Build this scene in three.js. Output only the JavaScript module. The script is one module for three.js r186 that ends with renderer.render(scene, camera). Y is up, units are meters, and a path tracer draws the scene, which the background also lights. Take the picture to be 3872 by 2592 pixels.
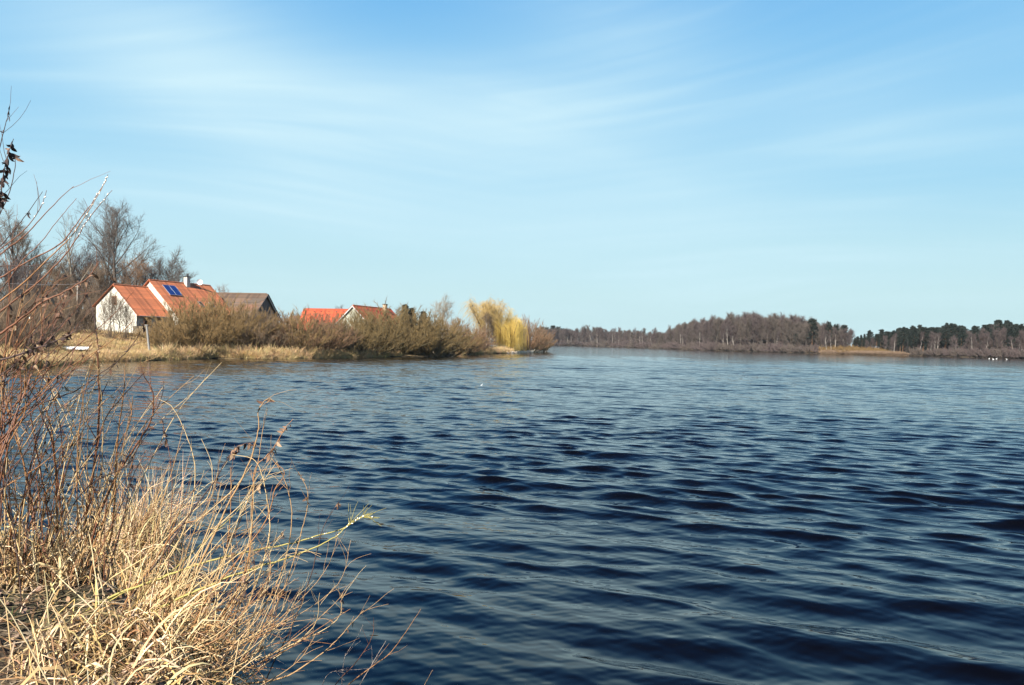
import * as THREE from 'three';
import { mergeGeometries } from 'three/addons/utils/BufferGeometryUtils.js';

// ------------------------------------------------------------------ camera, sky, sun, exposure
const scene = new THREE.Scene();
const renderer = new THREE.WebGLRenderer({ antialias: true });
renderer.toneMapping = THREE.LinearToneMapping;
const EXPOSURE = 2.55;
renderer.toneMappingExposure = EXPOSURE;
renderer.shadowMap.enabled = true;
renderer.shadowMap.type = THREE.PCFSoftShadowMap;
const FOCAL = 2953, CX = 1936, CY = 1296, EYE = 2.8;      // photograph is 3872 x 2592, an 18 mm lens on a small sensor
const D2R = Math.PI / 180;
const camera = new THREE.PerspectiveCamera(2 * Math.atan(1296 / FOCAL) / D2R, 1024 / 685, 0.1, 9000);
camera.position.set(0, EYE, 0);
camera.rotation.set(-0.002, 0, 1.0 * D2R, 'YXZ');
camera.updateMatrixWorld(true);

const SUN = new THREE.Vector3(-0.36, 0.60, 0.72).normalize();
const sun = new THREE.DirectionalLight(new THREE.Color(1.0, 0.93, 0.82), 4.9);
sun.position.copy(SUN).multiplyScalar(400).add(new THREE.Vector3(0, 0, -120));
sun.target.position.set(0, 0, -120);
sun.castShadow = true;
sun.shadow.mapSize.set(4096, 4096);
Object.assign(sun.shadow.camera, { left: -260, right: 260, top: 260, bottom: -260, near: 1, far: 1200 });
scene.add(sun, sun.target);

// ------------------------------------------------------------------ random, noise
function rng(seed) {
  let a = seed >>> 0;
  const f = () => { a = (a + 0x6d2b79f5) | 0; let t = Math.imul(a ^ (a >>> 15), 1 | a); t = (t + Math.imul(t ^ (t >>> 7), 61 | t)) ^ t; return ((t ^ (t >>> 14)) >>> 0) / 4294967296; };
  f.r = (lo, hi) => lo + (hi - lo) * f();
  f.g = () => (f() + f() + f() + f() - 2) * 1.22;
  f.pick = (l) => l[Math.floor(f() * l.length)];
  return f;
}
const PERM = new Float32Array(65536);
{ const r = rng(99); for (let i = 0; i < 65536; i++) PERM[i] = r(); }
const hash2 = (ix, iy) => PERM[((Math.imul(ix, 73856093) ^ Math.imul(iy, 19349663)) >>> 0) & 65535];
function noise2(x, y) {
  const ix = Math.floor(x), iy = Math.floor(y), fx = x - ix, fy = y - iy, u = fx * fx * (3 - 2 * fx), v = fy * fy * (3 - 2 * fy);
  const a = hash2(ix, iy), b = hash2(ix + 1, iy), c = hash2(ix, iy + 1), d = hash2(ix + 1, iy + 1);
  return a + (b - a) * u + (c - a) * v + (a - b - c + d) * u * v;
}
function fbm(x, y, o = 4) { let s = 0, a = 0.5, n = 0; for (let i = 0; i < o; i++) { s += a * noise2(x, y); n += a; a *= 0.5; x = x * 2.03 + 17.1; y = y * 2.03 + 9.7; } return s / n; }
const clamp = (x, a = 0, b = 1) => Math.min(b, Math.max(a, x)), mixn = (a, b, t) => a + (b - a) * t;
const smooth = (a, b, x) => { const t = clamp((x - a) / (b - a)); return t * t * (3 - 2 * t); };

// ------------------------------------------------------------------ sky: blue air with thin cirrus, computed
(function makeSky() {
  const W = 3072, H = 1536, data = new Float32Array(W * H * 4);
  const stops = [[-90, .30, .42, .46], [-1, .54, .75, .79], [0, .57, .785, .82], [3.5, .58, .82, .87], [7, .50, .78, .89], [11, .345, .675, .90], [16, .28, .61, .90], [21, .215, .54, .88], [25, .155, .465, .85], [29, .08, .34, .79], [34, .040, .245, .68], [46, .010, .11, .42], [62, .004, .05, .25], [90, .003, .033, .19]];
  const SD0 = [Math.sin(72 * D2R), -Math.cos(72 * D2R)], SD1 = [Math.sin(-66 * D2R), -Math.cos(-66 * D2R)];
  // where the cirrus is thickest: bearing, height, reach in each (degrees), amount
  const banks = [[-27, 20, 9, 4, .75], [-19, 16, 9, 4, .7], [-8, 13, 12, 5.5, .8], [2, 11.5, 14, 6, .85], [-28, 9, 14, 4, .6], [14, 9, 13, 4.5, .6], [24, 15, 7, 3, .32], [8, 21, 8, 4, .32], [60, 24, 24, 9, .5], [-70, 26, 24, 9, .5], [120, 20, 30, 8, .5], [-130, 24, 30, 8, .5], [180, 18, 25, 8, .5]];
  for (let row = 0; row < H; row++) {
    const up = ((row + 0.5) / H - 0.5) * Math.PI, e = up / D2R, y = Math.sin(up), ch = Math.cos(up);
    let k = 0; while (k < stops.length - 2 && stops[k + 1][0] < e) k++;
    const t = clamp((e - stops[k][0]) / (stops[k + 1][0] - stops[k][0]));
    const base = [1, 2, 3].map((c) => mixn(stops[k][c], stops[k + 1][c], t));
    for (let col = 0; col < W; col++) {
      const az = ((col + 0.5) / W - 0.5) * 2 * Math.PI, i = (row * W + col) * 4;
      let cl = 0;
      if (e > -0.5 && e < 60) {
        const q = 1 / (Math.max(y, 0) + 0.13), x = Math.cos(az) * ch * q, z = Math.sin(az) * ch * q;
        const wx = noise2(x * 0.7 + 3, z * 0.7 + 7) - 0.5, wz = noise2(x * 0.7 + 31, z * 0.7 - 12) - 0.5, bear = az / D2R + 90;
        let cover = 0;
        for (const b of banks) { const u = ((bear - b[0] + 540) % 360 - 180) / b[2], v = (e - b[1]) / b[3], d = u * u + v * v; if (d < 8) cover += b[4] * Math.exp(-d); }
        let st = 0, fi = 0, wsum = 0;          // two families of ice streaks that cross at a wide angle
        for (let f = 0; f < 2; f++) {
          const wgt = f ? smooth(-14, 16, bear) : smooth(14, -16, bear); if (wgt < 0.01) continue;
          const vx = f ? SD1[0] : SD0[0], vz = f ? SD1[1] : SD0[1], al = x * vx + z * vz + wz * 0.8, ac = x * -vz + z * vx + wx * 0.9;
          st += wgt * fbm(ac * 1.1 + 1.8 + f * 9, al * 0.42 + 0.4, 3); fi += wgt * (0.45 * fbm(ac * 5.5 + 11, al * 1.0 + f * 20, 3) + 0.55 * fbm(ac * 17 + 3 + 2.5 * wz, al * 2.1 + f * 7, 3)); wsum += wgt;
        }
        st /= wsum; fi /= wsum;
        cl = clamp(cover, 0, 1.05) * (0.62 + 0.42 * smooth(0.3, 0.68, st)) * (0.70 + 0.48 * fi) + smooth(0.44, 0.74, fi) * (0.07 + 0.16 * cover) * smooth(0.3, 0.6, st) + 0.18 * smooth(0.35, 0.7, st) * (0.4 + 0.8 * fi);
        cl = clamp(cl) * (0.5 + 0.5 * smooth(0.0, 0.09, y)) * (1 - 0.85 * smooth(0.35, 0.7, y));
      }
      const cc = [0.66, 0.90, 0.995];
      for (let c = 0; c < 3; c++) data[i + c] = mixn(base[c], Math.max(cc[c], base[c]), cl * 0.92) / EXPOSURE;
      data[i + 3] = 1;
    }
  }
  const t = new THREE.DataTexture(data, W, H, THREE.RGBAFormat, THREE.FloatType);
  t.mapping = THREE.EquirectangularReflectionMapping; t.magFilter = THREE.LinearFilter; t.needsUpdate = true;
  scene.background = t; scene.environment = t;
})();

// ------------------------------------------------------------------ layout helpers (photo pixel -> place at a real distance)
const V = (x, y, z) => new THREE.Vector3(x, y, z);
const ray = (px, py) => V((px - CX) / FOCAL, -(py - CY) / FOCAL, -1).applyQuaternion(camera.quaternion);
const at = (px, py, d) => ray(px, py).multiplyScalar(d).add(camera.position);
function onPlane(px, py, y = 0) { const r = ray(px, py); return r.multiplyScalar((y - EYE) / r.y).add(camera.position); }
const used = new Map();
function numbered(name) { const n = used.get(name) ?? 0; used.set(name, n + 1); return n ? `${name}_${String(n).padStart(3, '0')}` : name; }
function thing(name, label, category, pos = [0, 0, 0], turn = 0, group) {
  const o = new THREE.Group(); o.name = numbered(name); o.position.set(...(pos.isVector3 ? pos.toArray() : pos)); o.rotation.y = turn;
  o.userData = { label, category }; if (group) o.userData.group = group;
  scene.add(o); return o;
}
function part(name, geo, mat, parent) { const m = new THREE.Mesh(geo, mat); m.name = name; parent.add(m); return m; }
function structure(name, geo, mat, label) { const m = new THREE.Mesh(geo, mat); m.name = numbered(name); m.userData = { kind: 'structure', label }; scene.add(m); return m; }
const std = (r, g, b, rough = 0.85, more = {}) => { const m = new THREE.MeshStandardMaterial({ roughness: rough, ...more }); m.color.setRGB(r, g, b); return m; };

// geometry collector: tubes, cone twigs, ribbons
class Geo {
  constructor(colored = false) { this.p = []; this.n = []; this.i = []; this.c = colored ? [] : null; this.col = [1, 1, 1]; }
  v(x, y, z, nx, ny, nz) { this.p.push(x, y, z); this.n.push(nx, ny, nz); if (this.c) this.c.push(...this.col); return this.p.length / 3 - 1; }
  tube(pts, rad, sides = 5, cap = false) {
    const first = this.p.length / 3, T = V(0, 0, 0), A = V(0, 0, 0), B = V(0, 0, 0);
    for (let k = 0; k < pts.length; k++) {
      T.subVectors(pts[Math.min(k + 1, pts.length - 1)], pts[Math.max(k - 1, 0)]).normalize();
      if (k === 0) A.set(Math.abs(T.y) > 0.9 ? 1 : 0, Math.abs(T.y) > 0.9 ? 0 : 1, 0);
      A.addScaledVector(T, -A.dot(T)).normalize(); B.crossVectors(T, A);
      const r = rad[k];
      for (let s = 0; s < sides; s++) {
        const a = s / sides * Math.PI * 2, c = Math.cos(a), d = Math.sin(a), nx = A.x * c + B.x * d, ny = A.y * c + B.y * d, nz = A.z * c + B.z * d;
        this.v(pts[k].x + nx * r, pts[k].y + ny * r, pts[k].z + nz * r, nx, ny, nz);
      }
      if (k) for (let s = 0; s < sides; s++) {
        const a = first + (k - 1) * sides + s, b = first + (k - 1) * sides + (s + 1) % sides, c = a + sides, d = b + sides;
        this.i.push(a, b, c, b, d, c);
      }
    }
    if (cap) { const e = pts.length - 1, tip = this.v(pts[e].x, pts[e].y, pts[e].z, T.x, T.y, T.z), o = first + e * sides; for (let s = 0; s < sides; s++) this.i.push(o + s, o + (s + 1) % sides, tip); }
  }
  twig(p, q, r) {           // a three-sided spike from p to q
    const T = V(q.x - p.x, q.y - p.y, q.z - p.z).normalize(), A = Math.abs(T.y) > 0.9 ? V(1, 0, 0) : V(0, 1, 0);
    A.addScaledVector(T, -A.dot(T)).normalize(); const B = V(0, 0, 0).crossVectors(T, A), o = this.p.length / 3;
    for (let s = 0; s < 3; s++) { const a = s * 2.0944, c = Math.cos(a), d = Math.sin(a); this.v(p.x + (A.x * c + B.x * d) * r, p.y + (A.y * c + B.y * d) * r, p.z + (A.z * c + B.z * d) * r, A.x * c + B.x * d, A.y * c + B.y * d, A.z * c + B.z * d); }
    this.v(q.x, q.y, q.z, T.x, T.y, T.z);
    this.i.push(o, o + 1, o + 3, o + 1, o + 2, o + 3, o + 2, o, o + 3);
  }
  ribbon(pts, wid, side) {  // a flat strip along pts, side = its cross direction
    const o = this.p.length / 3, T = V(0, 0, 0), N = V(0, 0, 0), S = side.clone();
    for (let k = 0; k < pts.length; k++) {
      T.subVectors(pts[Math.min(k + 1, pts.length - 1)], pts[Math.max(k - 1, 0)]).normalize();
      S.addScaledVector(T, -S.dot(T)).normalize(); N.crossVectors(S, T);
      const w = wid[k] / 2, p = pts[k];
      this.v(p.x - S.x * w, p.y - S.y * w, p.z - S.z * w, N.x, N.y, N.z); this.v(p.x + S.x * w, p.y + S.y * w, p.z + S.z * w, N.x, N.y, N.z);
      if (k) { const a = o + k * 2 - 2; this.i.push(a, a + 1, a + 2, a + 1, a + 3, a + 2); }
    }
  }
  tri(a, b, c) { const n = V(0, 0, 0).crossVectors(V(b.x - a.x, b.y - a.y, b.z - a.z), V(c.x - a.x, c.y - a.y, c.z - a.z)).normalize(); const o = this.v(a.x, a.y, a.z, n.x, n.y, n.z); this.v(b.x, b.y, b.z, n.x, n.y, n.z); this.v(c.x, c.y, c.z, n.x, n.y, n.z); this.i.push(o, o + 1, o + 2); }
  build() {
    const g = new THREE.BufferGeometry();
    g.setAttribute('position', new THREE.BufferAttribute(new Float32Array(this.p), 3));
    g.setAttribute('normal', new THREE.BufferAttribute(new Float32Array(this.n), 3));
    if (this.c) g.setAttribute('color', new THREE.BufferAttribute(new Float32Array(this.c), 3));
    g.setIndex(new THREE.BufferAttribute(new Uint32Array(this.i), 1));
    return g;
  }
}

// ------------------------------------------------------------------ shoreline of the lake (x, z), walked round the water
const wl = (px, py) => { const p = onPlane(px, py, 0); return [p.x, p.z]; };
const leftShore = [[-40, 1402], [90, 1394], [182, 1386], [287, 1374], [363, 1369], [478, 1367], [598, 1363], [717, 1360], [799, 1357], [1000, 1359], [1110, 1358], [1218, 1355], [1340, 1353], [1466, 1350], [1600, 1351], [1691, 1349], [1746, 1343], [1850, 1339], [1923, 1338], [1978, 1335], [2040, 1333], [2072, 1329], [2080, 1325]].map((p) => wl(...p));
const farShore = [[1980, 1304.5], [2081, 1307], [2209, 1309], [2299, 1312], [2400, 1315.5], [2493, 1319], [2600, 1323], [2700, 1327], [2869, 1331], [3000, 1335], [3108, 1338.5], [3200, 1341], [3311, 1344.5], [3425, 1347.5], [3440, 1346], [3560, 1349], [3660, 1352], [3780, 1355], [3872, 1357.5], [3990, 1361]].map((p) => wl(...p));
const nearBank = [[30, 0.5], [6, -0.6], [1.7, -1.5], [0.5, -2.5], [-0.35, -3.4], [-0.85, -4.1], [-1.35, -4.85], [-1.85, -5.55], [-2.5, -6.2], [-3.5, -6.7], [-5, -7.0], [-8, -7.2], [-13, -8], [-30, -8]];
const LAKE = [...nearBank, [-58, -22], [-60, -45], ...leftShore, [1, -290], [-22, -420], [-26, -520], ...farShore, [240, -225], [320, -120], [260, 10], [120, 8]];
function shoreDistance(x, z) {       // metres to the shoreline, positive on land
  let best = 1e18, inside = false;
  for (let i = 0, j = LAKE.length - 1; i < LAKE.length; j = i++) {
    const ax = LAKE[j][0], az = LAKE[j][1], bx = LAKE[i][0], bz = LAKE[i][1], dx = bx - ax, dz = bz - az;
    const t = clamp(((x - ax) * dx + (z - az) * dz) / (dx * dx + dz * dz)), ex = ax + dx * t - x, ez = az + dz * t - z;
    best = Math.min(best, ex * ex + ez * ez);
    if ((az > z) !== (bz > z) && x < ax + (z - az) / (bz - az) * dx) inside = !inside;
  }
  return Math.sqrt(best) * (inside ? -1 : 1);
}
function groundHeight(x, z) {
  const r = Math.hypot(x, z);
  const s = shoreDistance(x, z) + (r > 20 ? (fbm(x * 0.22 + 5, z * 0.22, 3) - 0.5) * 1.6 : (fbm(x * 1.4 + 5, z * 1.4, 3) - 0.5) * 0.30);
  if (s < 0) return Math.max(-1.2, s * 0.55) - 0.02;
  const near = smooth(0, 0.95, s) * 1.22 + smooth(0.9, 5, s) * 0.16 + (fbm(x * 2.6, z * 2.6, 4) - 0.5) * 0.16 * smooth(0.1, 0.8, s);
  const house = smooth(0, 0.9, s) * 0.42 + smooth(0.8, 13, s) * 2.25 + smooth(10, 20, s) * 0.7 + (fbm(x * 0.35, z * 0.35, 4) - 0.5) * 0.5 * smooth(0.5, 3, s);
  const wild = smooth(0, 1.2, s) * 0.3 + smooth(2, 30, s) * 1.0 + (fbm(x * 0.1, z * 0.1, 3) - 0.5) * 0.6 * smooth(1, 8, s);
  const wNear = 1 - smooth(16, 30, r), wHouse = (1 - wNear) * (1 - smooth(-30, -8, x - (z + 160) * -0.15)) * smooth(-175, -140, z);
  return near * wNear + house * wHouse + wild * (1 - wNear - wHouse);
}
const shoreGrid = (() => {   // coarse table of shoreDistance for the many points of the water
  const x0 = -70, z0 = -560, st = 2.5, nx = 160, nz = 232, d = new Float32Array(nx * nz);
  for (let j = 0; j < nz; j++) for (let i = 0; i < nx; i++) d[j * nx + i] = shoreDistance(x0 + i * st, z0 + j * st);
  return (x, z) => { const u = clamp((x - x0) / st, 0, nx - 1.001), v = clamp((z - z0) / st, 0, nz - 1.001), i = Math.floor(u), j = Math.floor(v), a = u - i, b = v - j, k = j * nx + i; return mixn(mixn(d[k], d[k + 1], a), mixn(d[k + nx], d[k + nx + 1], a), b); };
})();
const shoreDistanceFast = shoreGrid;
console.log('layout ready');

// ------------------------------------------------------------------ textures: fine grain only
function grain(size, f, srgb = true) {
  const d = new Uint8Array(size * size * 4);
  for (let y = 0; y < size; y++) for (let x = 0; x < size; x++) { const c = f(x / size, y / size, x, y), i = (y * size + x) * 4; d[i] = c[0]; d[i + 1] = c[1]; d[i + 2] = c[2]; d[i + 3] = 255; }
  const t = new THREE.DataTexture(d, size, size); t.wrapS = t.wrapT = THREE.RepeatWrapping; t.magFilter = THREE.LinearFilter; t.minFilter = THREE.LinearMipmapLinearFilter; t.generateMipmaps = true;
  if (srgb) t.colorSpace = THREE.SRGBColorSpace; t.needsUpdate = true; return t;
}
const tileNoise = (u, v, n, s) => { // periodic value noise
  const x = u * n, y = v * n, ix = Math.floor(x), iy = Math.floor(y), fx = x - ix, fy = y - iy, a = fx * fx * (3 - 2 * fx), b = fy * fy * (3 - 2 * fy), m = (k) => ((k % n) + n) % n;
  const h = (i, j) => hash2(m(i) + s * 131, m(j) + s * 57);
  return mixn(mixn(h(ix, iy), h(ix + 1, iy), a), mixn(h(ix, iy + 1), h(ix + 1, iy + 1), a), b);
};
const tileFbm = (u, v, n, o, s) => { let t = 0, a = 0.5, w = 0; for (let k = 0; k < o; k++) { t += a * tileNoise(u, v, n, s + k); w += a; a *= 0.55; n *= 2; } return t / w; };
const soilMap = grain(512, (u, v) => { const a = tileFbm(u, v, 6, 6, 1), b = tileFbm(u, v, 40, 3, 9), k = 130 + 120 * (a - 0.5) * 1.5 + 130 * (b - 0.5); return [clamp(k * 1.04, 30, 255), clamp(k, 30, 255), clamp(k * 0.93, 20, 255)]; });
const soilBump = grain(512, (u, v) => { const k = 255 * clamp(0.5 * tileFbm(u, v, 10, 5, 4) + 0.5 * tileFbm(u, v, 60, 2, 14)); return [k, k, k]; }, false);

// ------------------------------------------------------------------ ground: one sheet, shore to horizon
{
  const rows = [], ang = [];
  for (let r = 0.25; r < 9.5; r += 0.085) rows.push(r);
  for (let r = 9.6; r < 52; r += 3) rows.push(r);
  for (let r = 54; r < 135; r += 0.75) rows.push(r);
  for (let r = 136; r < 265; r += 1.6) rows.push(r);
  for (let r = 268; r < 640; r += 5) rows.push(r);
  for (let r = 650; r < 7000; r *= 1.25) rows.push(r);
  for (let a = -180; a <= 180;) { ang.push(a); a = Math.round((a + (Math.abs(a) < 37.9 || (a > -38.3 && a < 38) ? 0.25 : 3.5)) * 1e4) / 1e4; if (ang[ang.length - 1] < -38 && a > -38) a = -38; }
  if (ang[ang.length - 1] < 180) ang.push(180);
  const P = [], C = [], U = [], I = [], n = ang.length;
  const soil = [0.145, 0.108, 0.066], straw = [0.36, 0.272, 0.135], brown = [0.16, 0.118, 0.066], mud = [0.07, 0.056, 0.04], moss = [0.10, 0.115, 0.04];
  for (const r of rows) for (const a of ang) {
    const x = Math.sin(a * D2R) * r, z = -Math.cos(a * D2R) * r, s = shoreDistance(x, z), y = r > 640 ? 1.2 : groundHeight(x, z);
    P.push(x, y, z); U.push(x / 1.3, z / 1.3);
    let c;
    if (y < 0.03) c = mud;
    else if (r < 20) { const k = fbm(x * 2.1, z * 2.1, 4), m = smooth(0.55, 0.66, fbm(x * 1.1 + 40, z * 1.1, 4)); c = soil.map((v, q) => mixn(mixn(v, straw[q], smooth(0.5, 0.75, k) * 0.6), moss[q], m * 0.65)); }
    else if (z > -150 && x < -8) { const k = smooth(0.42, 0.62, fbm(x * 0.3, z * 0.3, 4)), inl = smooth(9, 15, s); c = straw.map((v, q) => mixn(mixn(v, brown[q], k * 0.5), brown[q], inl * 0.7)); }
    else c = brown;
    C.push(...c);
  }
  for (let k = 0; k < rows.length - 1; k++) for (let q = 0; q < n - 1; q++) { const a = k * n + q, b = a + 1, c = a + n, d = c + 1; I.push(a, b, c, b, d, c); }
  const g = new THREE.BufferGeometry();
  g.setAttribute('position', new THREE.Float32BufferAttribute(P, 3)); g.setAttribute('color', new THREE.Float32BufferAttribute(C, 3)); g.setAttribute('uv', new THREE.Float32BufferAttribute(U, 2));
  g.setIndex(I); g.computeVertexNormals();
  const m = new THREE.MeshStandardMaterial({ vertexColors: true, map: soilMap, bumpMap: soilBump, bumpScale: 0.02, roughness: 0.95 });
  m.color.setRGB(1.45, 1.45, 1.45);
  structure('ground', g, m, 'earth and dry grass banks round the lake');
  console.log('ground', I.length / 3);
}

// ------------------------------------------------------------------ lake water: wind waves as real relief, ripples as bump
function waveSum(x, z, A, n, amp, TAB, TS, W6) {
  let y = 0, sx = 0, sz = 0, dx = 0, dz = 0, jy = 0;
  for (let j = 0; j < n; j += 6) {
    const ph = ((A[j] * x + A[j + 1] * z + A[j + 4]) * TS) | 0, c = TAB[(ph + 4096) & 16383], s = TAB[ph & 16383], am = A[j + 3] * amp, ks = A[j + 5] * amp, ux = A[j] / A[j + 2], uz = A[j + 1] / A[j + 2];
    y += am * c; dx -= ux * 0.85 * am * s; dz -= uz * 0.85 * am * s; sx -= ux * ks * s; sz -= uz * ks * s; jy += 0.85 * ks * c;
  }
  W6[0] = dx; W6[1] = y; W6[2] = dz; W6[3] = sx; W6[4] = sz; W6[5] = jy;
}
(function makeLake() {
  const R = rng(4242), waves = [], N = 104, MAIN = Math.atan2(0.92, -0.38);   // waves travel towards the viewer and a little to the west bank
  for (let k = 0; k < N; k++) {
    const u = (k + R()) / N, lam = 0.15 * Math.pow(2.5 / 0.15, u), spread = mixn(0.5, 0.26, u);
    const th = MAIN + R.g() * spread, kk = 2 * Math.PI / lam;
    const sl = 0.036 * (0.42 + 0.58 * Math.exp(-(((Math.log(lam) - Math.log(0.48)) / 0.85) ** 2))) * R.r(0.7, 1.3);
    waves.push([Math.cos(th) * kk, Math.sin(th) * kk, kk, sl / kk, R() * 6.283, lam]);
  }
  const rows = [], ang = [];
  for (let r = 2.2; r < 760;) { rows.push(r); r += r < 9 ? 0.05 : r < 40 ? 0.05 + (r - 9) * 0.0032 : r < 130 ? 0.15 + (r - 40) * 0.0028 : 0.4 + (r - 130) * 0.009; }
  for (let a = -88; a < -38; a += 2.5) ang.push(a);
  for (let a = -38; a < 37.95; a += 0.15) ang.push(a);
  for (let a = 38; a <= 100; a += 2.5) ang.push(a);
  const n = ang.length, cnt = rows.length * n, P = new Float32Array(cnt * 3), Nn = new Float32Array(cnt * 3), U = new Float32Array(cnt * 2);
  const W6 = new Float64Array(6), TAB = new Float32Array(16384), TS = 16384 / (2 * Math.PI); for (let k = 0; k < 16384; k++) TAB[k] = Math.sin(k / TS);
  let o = 0;
  for (let k = 0; k < rows.length; k++) {
    const r = rows[k], ds = Math.max(k ? r - rows[k - 1] : 0.05, r * 0.15 * D2R);
    const nearBy = 1 - smooth(6, 24, r);   // by the near bank the short chop dies down and the longer waves rear up
    const act = waves.map((w) => [...w, clamp((w[5] / ds - 2.2) / 2.2) * mixn(1, mixn(0.5, 1.9, smooth(0.32, 0.85, w[5])), nearBy)]).filter((w) => w[6] > 0.01), nA = act.length, A = new Float64Array(nA * 6);
    act.forEach((w, j) => A.set([w[0], w[1], w[2], w[3] * w[6], w[4] + 6283.185307, w[3] * w[6] * w[2]], j * 6));
    for (const a of ang) {
      const x = Math.sin(a * D2R) * r, z = -Math.cos(a * D2R) * r;
      // gusts: long streaks of livelier and calmer water
      const gst = 0.70 + 0.62 * smooth(0.3, 0.72, fbm(x * 0.022 + z * 0.008 + 3, z * 0.05 + 8, 3)) * (0.75 + 0.5 * noise2(x * 0.11, z * 0.16));
      const lee = 0.45 + 0.55 * smooth(0, 14, -shoreDistanceFast(x, z));
      const out = Math.abs(a) > 38 ? 0.0 : 1, amp = gst * lee * out * (0.80 + 0.30 * (1 - smooth(5, 20, r)));   // the chop steepens where it runs up against the near bank
      waveSum(x, z, A, out ? nA * 6 : 0, amp, TAB, TS, W6);
      const dx = W6[0], y = W6[1], dz = W6[2], sx = W6[3], sz = W6[4], jy = W6[5];
      P[o * 3] = x + dx; P[o * 3 + 1] = y; P[o * 3 + 2] = z + dz;
      const ny = Math.max(0.35, 1 - jy), l = 1 / Math.hypot(sx, ny, sz);
      Nn[o * 3] = -sx * l; Nn[o * 3 + 1] = ny * l; Nn[o * 3 + 2] = -sz * l;
      U[o * 2] = x; U[o * 2 + 1] = z; o++;
    }
  }
  const I = new Uint32Array((rows.length - 1) * (n - 1) * 6); let q = 0;
  for (let k = 0; k < rows.length - 1; k++) for (let c = 0; c < n - 1; c++) { const a = k * n + c, b = a + 1, d = a + n, e = d + 1; I[q++] = a; I[q++] = b; I[q++] = d; I[q++] = b; I[q++] = e; I[q++] = d; }
  const g = new THREE.BufferGeometry();
  g.setAttribute('position', new THREE.BufferAttribute(P, 3)); g.setAttribute('normal', new THREE.BufferAttribute(Nn, 3)); g.setAttribute('uv', new THREE.BufferAttribute(U, 2)); g.setIndex(new THREE.BufferAttribute(I, 1));
  // small ripples, periodic over 6 m
  const S = 512, TILE = 6.0, hgt = new Float32Array(S * S), rr = rng(77), comps = [];
  for (let k = 0; k < 46; k++) { const lam = 0.085 * Math.pow(7, rr()), th = MAIN + rr.g() * 0.75, kx = Math.round(Math.cos(th) * TILE / lam), kz = Math.round(Math.sin(th) * TILE / lam); if (kx || kz) comps.push([kx, kz, Math.pow(TILE / Math.hypot(kx, kz), 1.1) * rr.r(0.6, 1.2), rr() * 6.283]); }
  const tab = new Float32Array(S); for (let k = 0; k < S; k++) tab[k] = Math.cos(k / S * 2 * Math.PI);
  let hi = 0;
  for (let yy = 0; yy < S; yy++) for (let xx = 0; xx < S; xx++) { let h = 0; for (const c of comps) h += c[2] * tab[(((c[0] * xx + c[1] * yy + Math.round(c[3] * 81)) % S) + S) % S]; hgt[yy * S + xx] = h; hi = Math.max(hi, Math.abs(h)); }
  const d = new Float32Array(S * S * 4); for (let k = 0; k < S * S; k++) { const v = 0.5 + 0.5 * hgt[k] / hi; d[k * 4] = d[k * 4 + 1] = d[k * 4 + 2] = v; d[k * 4 + 3] = 1; }
  const bt = new THREE.DataTexture(d, S, S, THREE.RGBAFormat, THREE.FloatType); bt.wrapS = bt.wrapT = THREE.RepeatWrapping; bt.magFilter = THREE.LinearFilter; bt.repeat.set(1 / TILE, 1 / TILE); bt.needsUpdate = true;
  const m = new THREE.MeshPhysicalMaterial({ roughness: 0.05, ior: 1.333, bumpMap: bt, bumpScale: 0.022 });
  m.color.setRGB(0.0012, 0.0013, 0.0016);
  structure('water', g, m, 'dark rippled lake water');
  console.log('water', I.length / 3);
})();

// ------------------------------------------------------------------ bare trees and bushes: grown branch by branch
const UPV = V(0, 1, 0);
function bent(R, d, ang) { // a direction turned by ang away from d, to a random side
  const a = V(R() - 0.5, R() - 0.5, R() - 0.5); a.addScaledVector(d, -a.dot(d)).normalize();
  return d.clone().multiplyScalar(Math.cos(ang)).addScaledVector(a, Math.sin(ang)).normalize();
}
function path(R, p, d, len, n, wob, lift) {
  const pts = [p.clone()], dir = d.clone(), q = p.clone();
  for (let k = 0; k < n; k++) { dir.x += R.g() * wob; dir.y += R.g() * wob * 0.6 + lift; dir.z += R.g() * wob; dir.normalize(); q.addScaledVector(dir, len / n); pts.push(q.clone()); }
  return pts;
}
const along = (pts, f) => { const x = clamp(f, 0, 0.999) * (pts.length - 1), k = Math.floor(x); return { p: pts[k].clone().lerp(pts[k + 1], x - k), d: pts[k + 1].clone().sub(pts[k]).normalize() }; };
const taper = (n, a, b) => Array.from({ length: n + 1 }, (_, k) => mixn(a, b, k / n));
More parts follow.
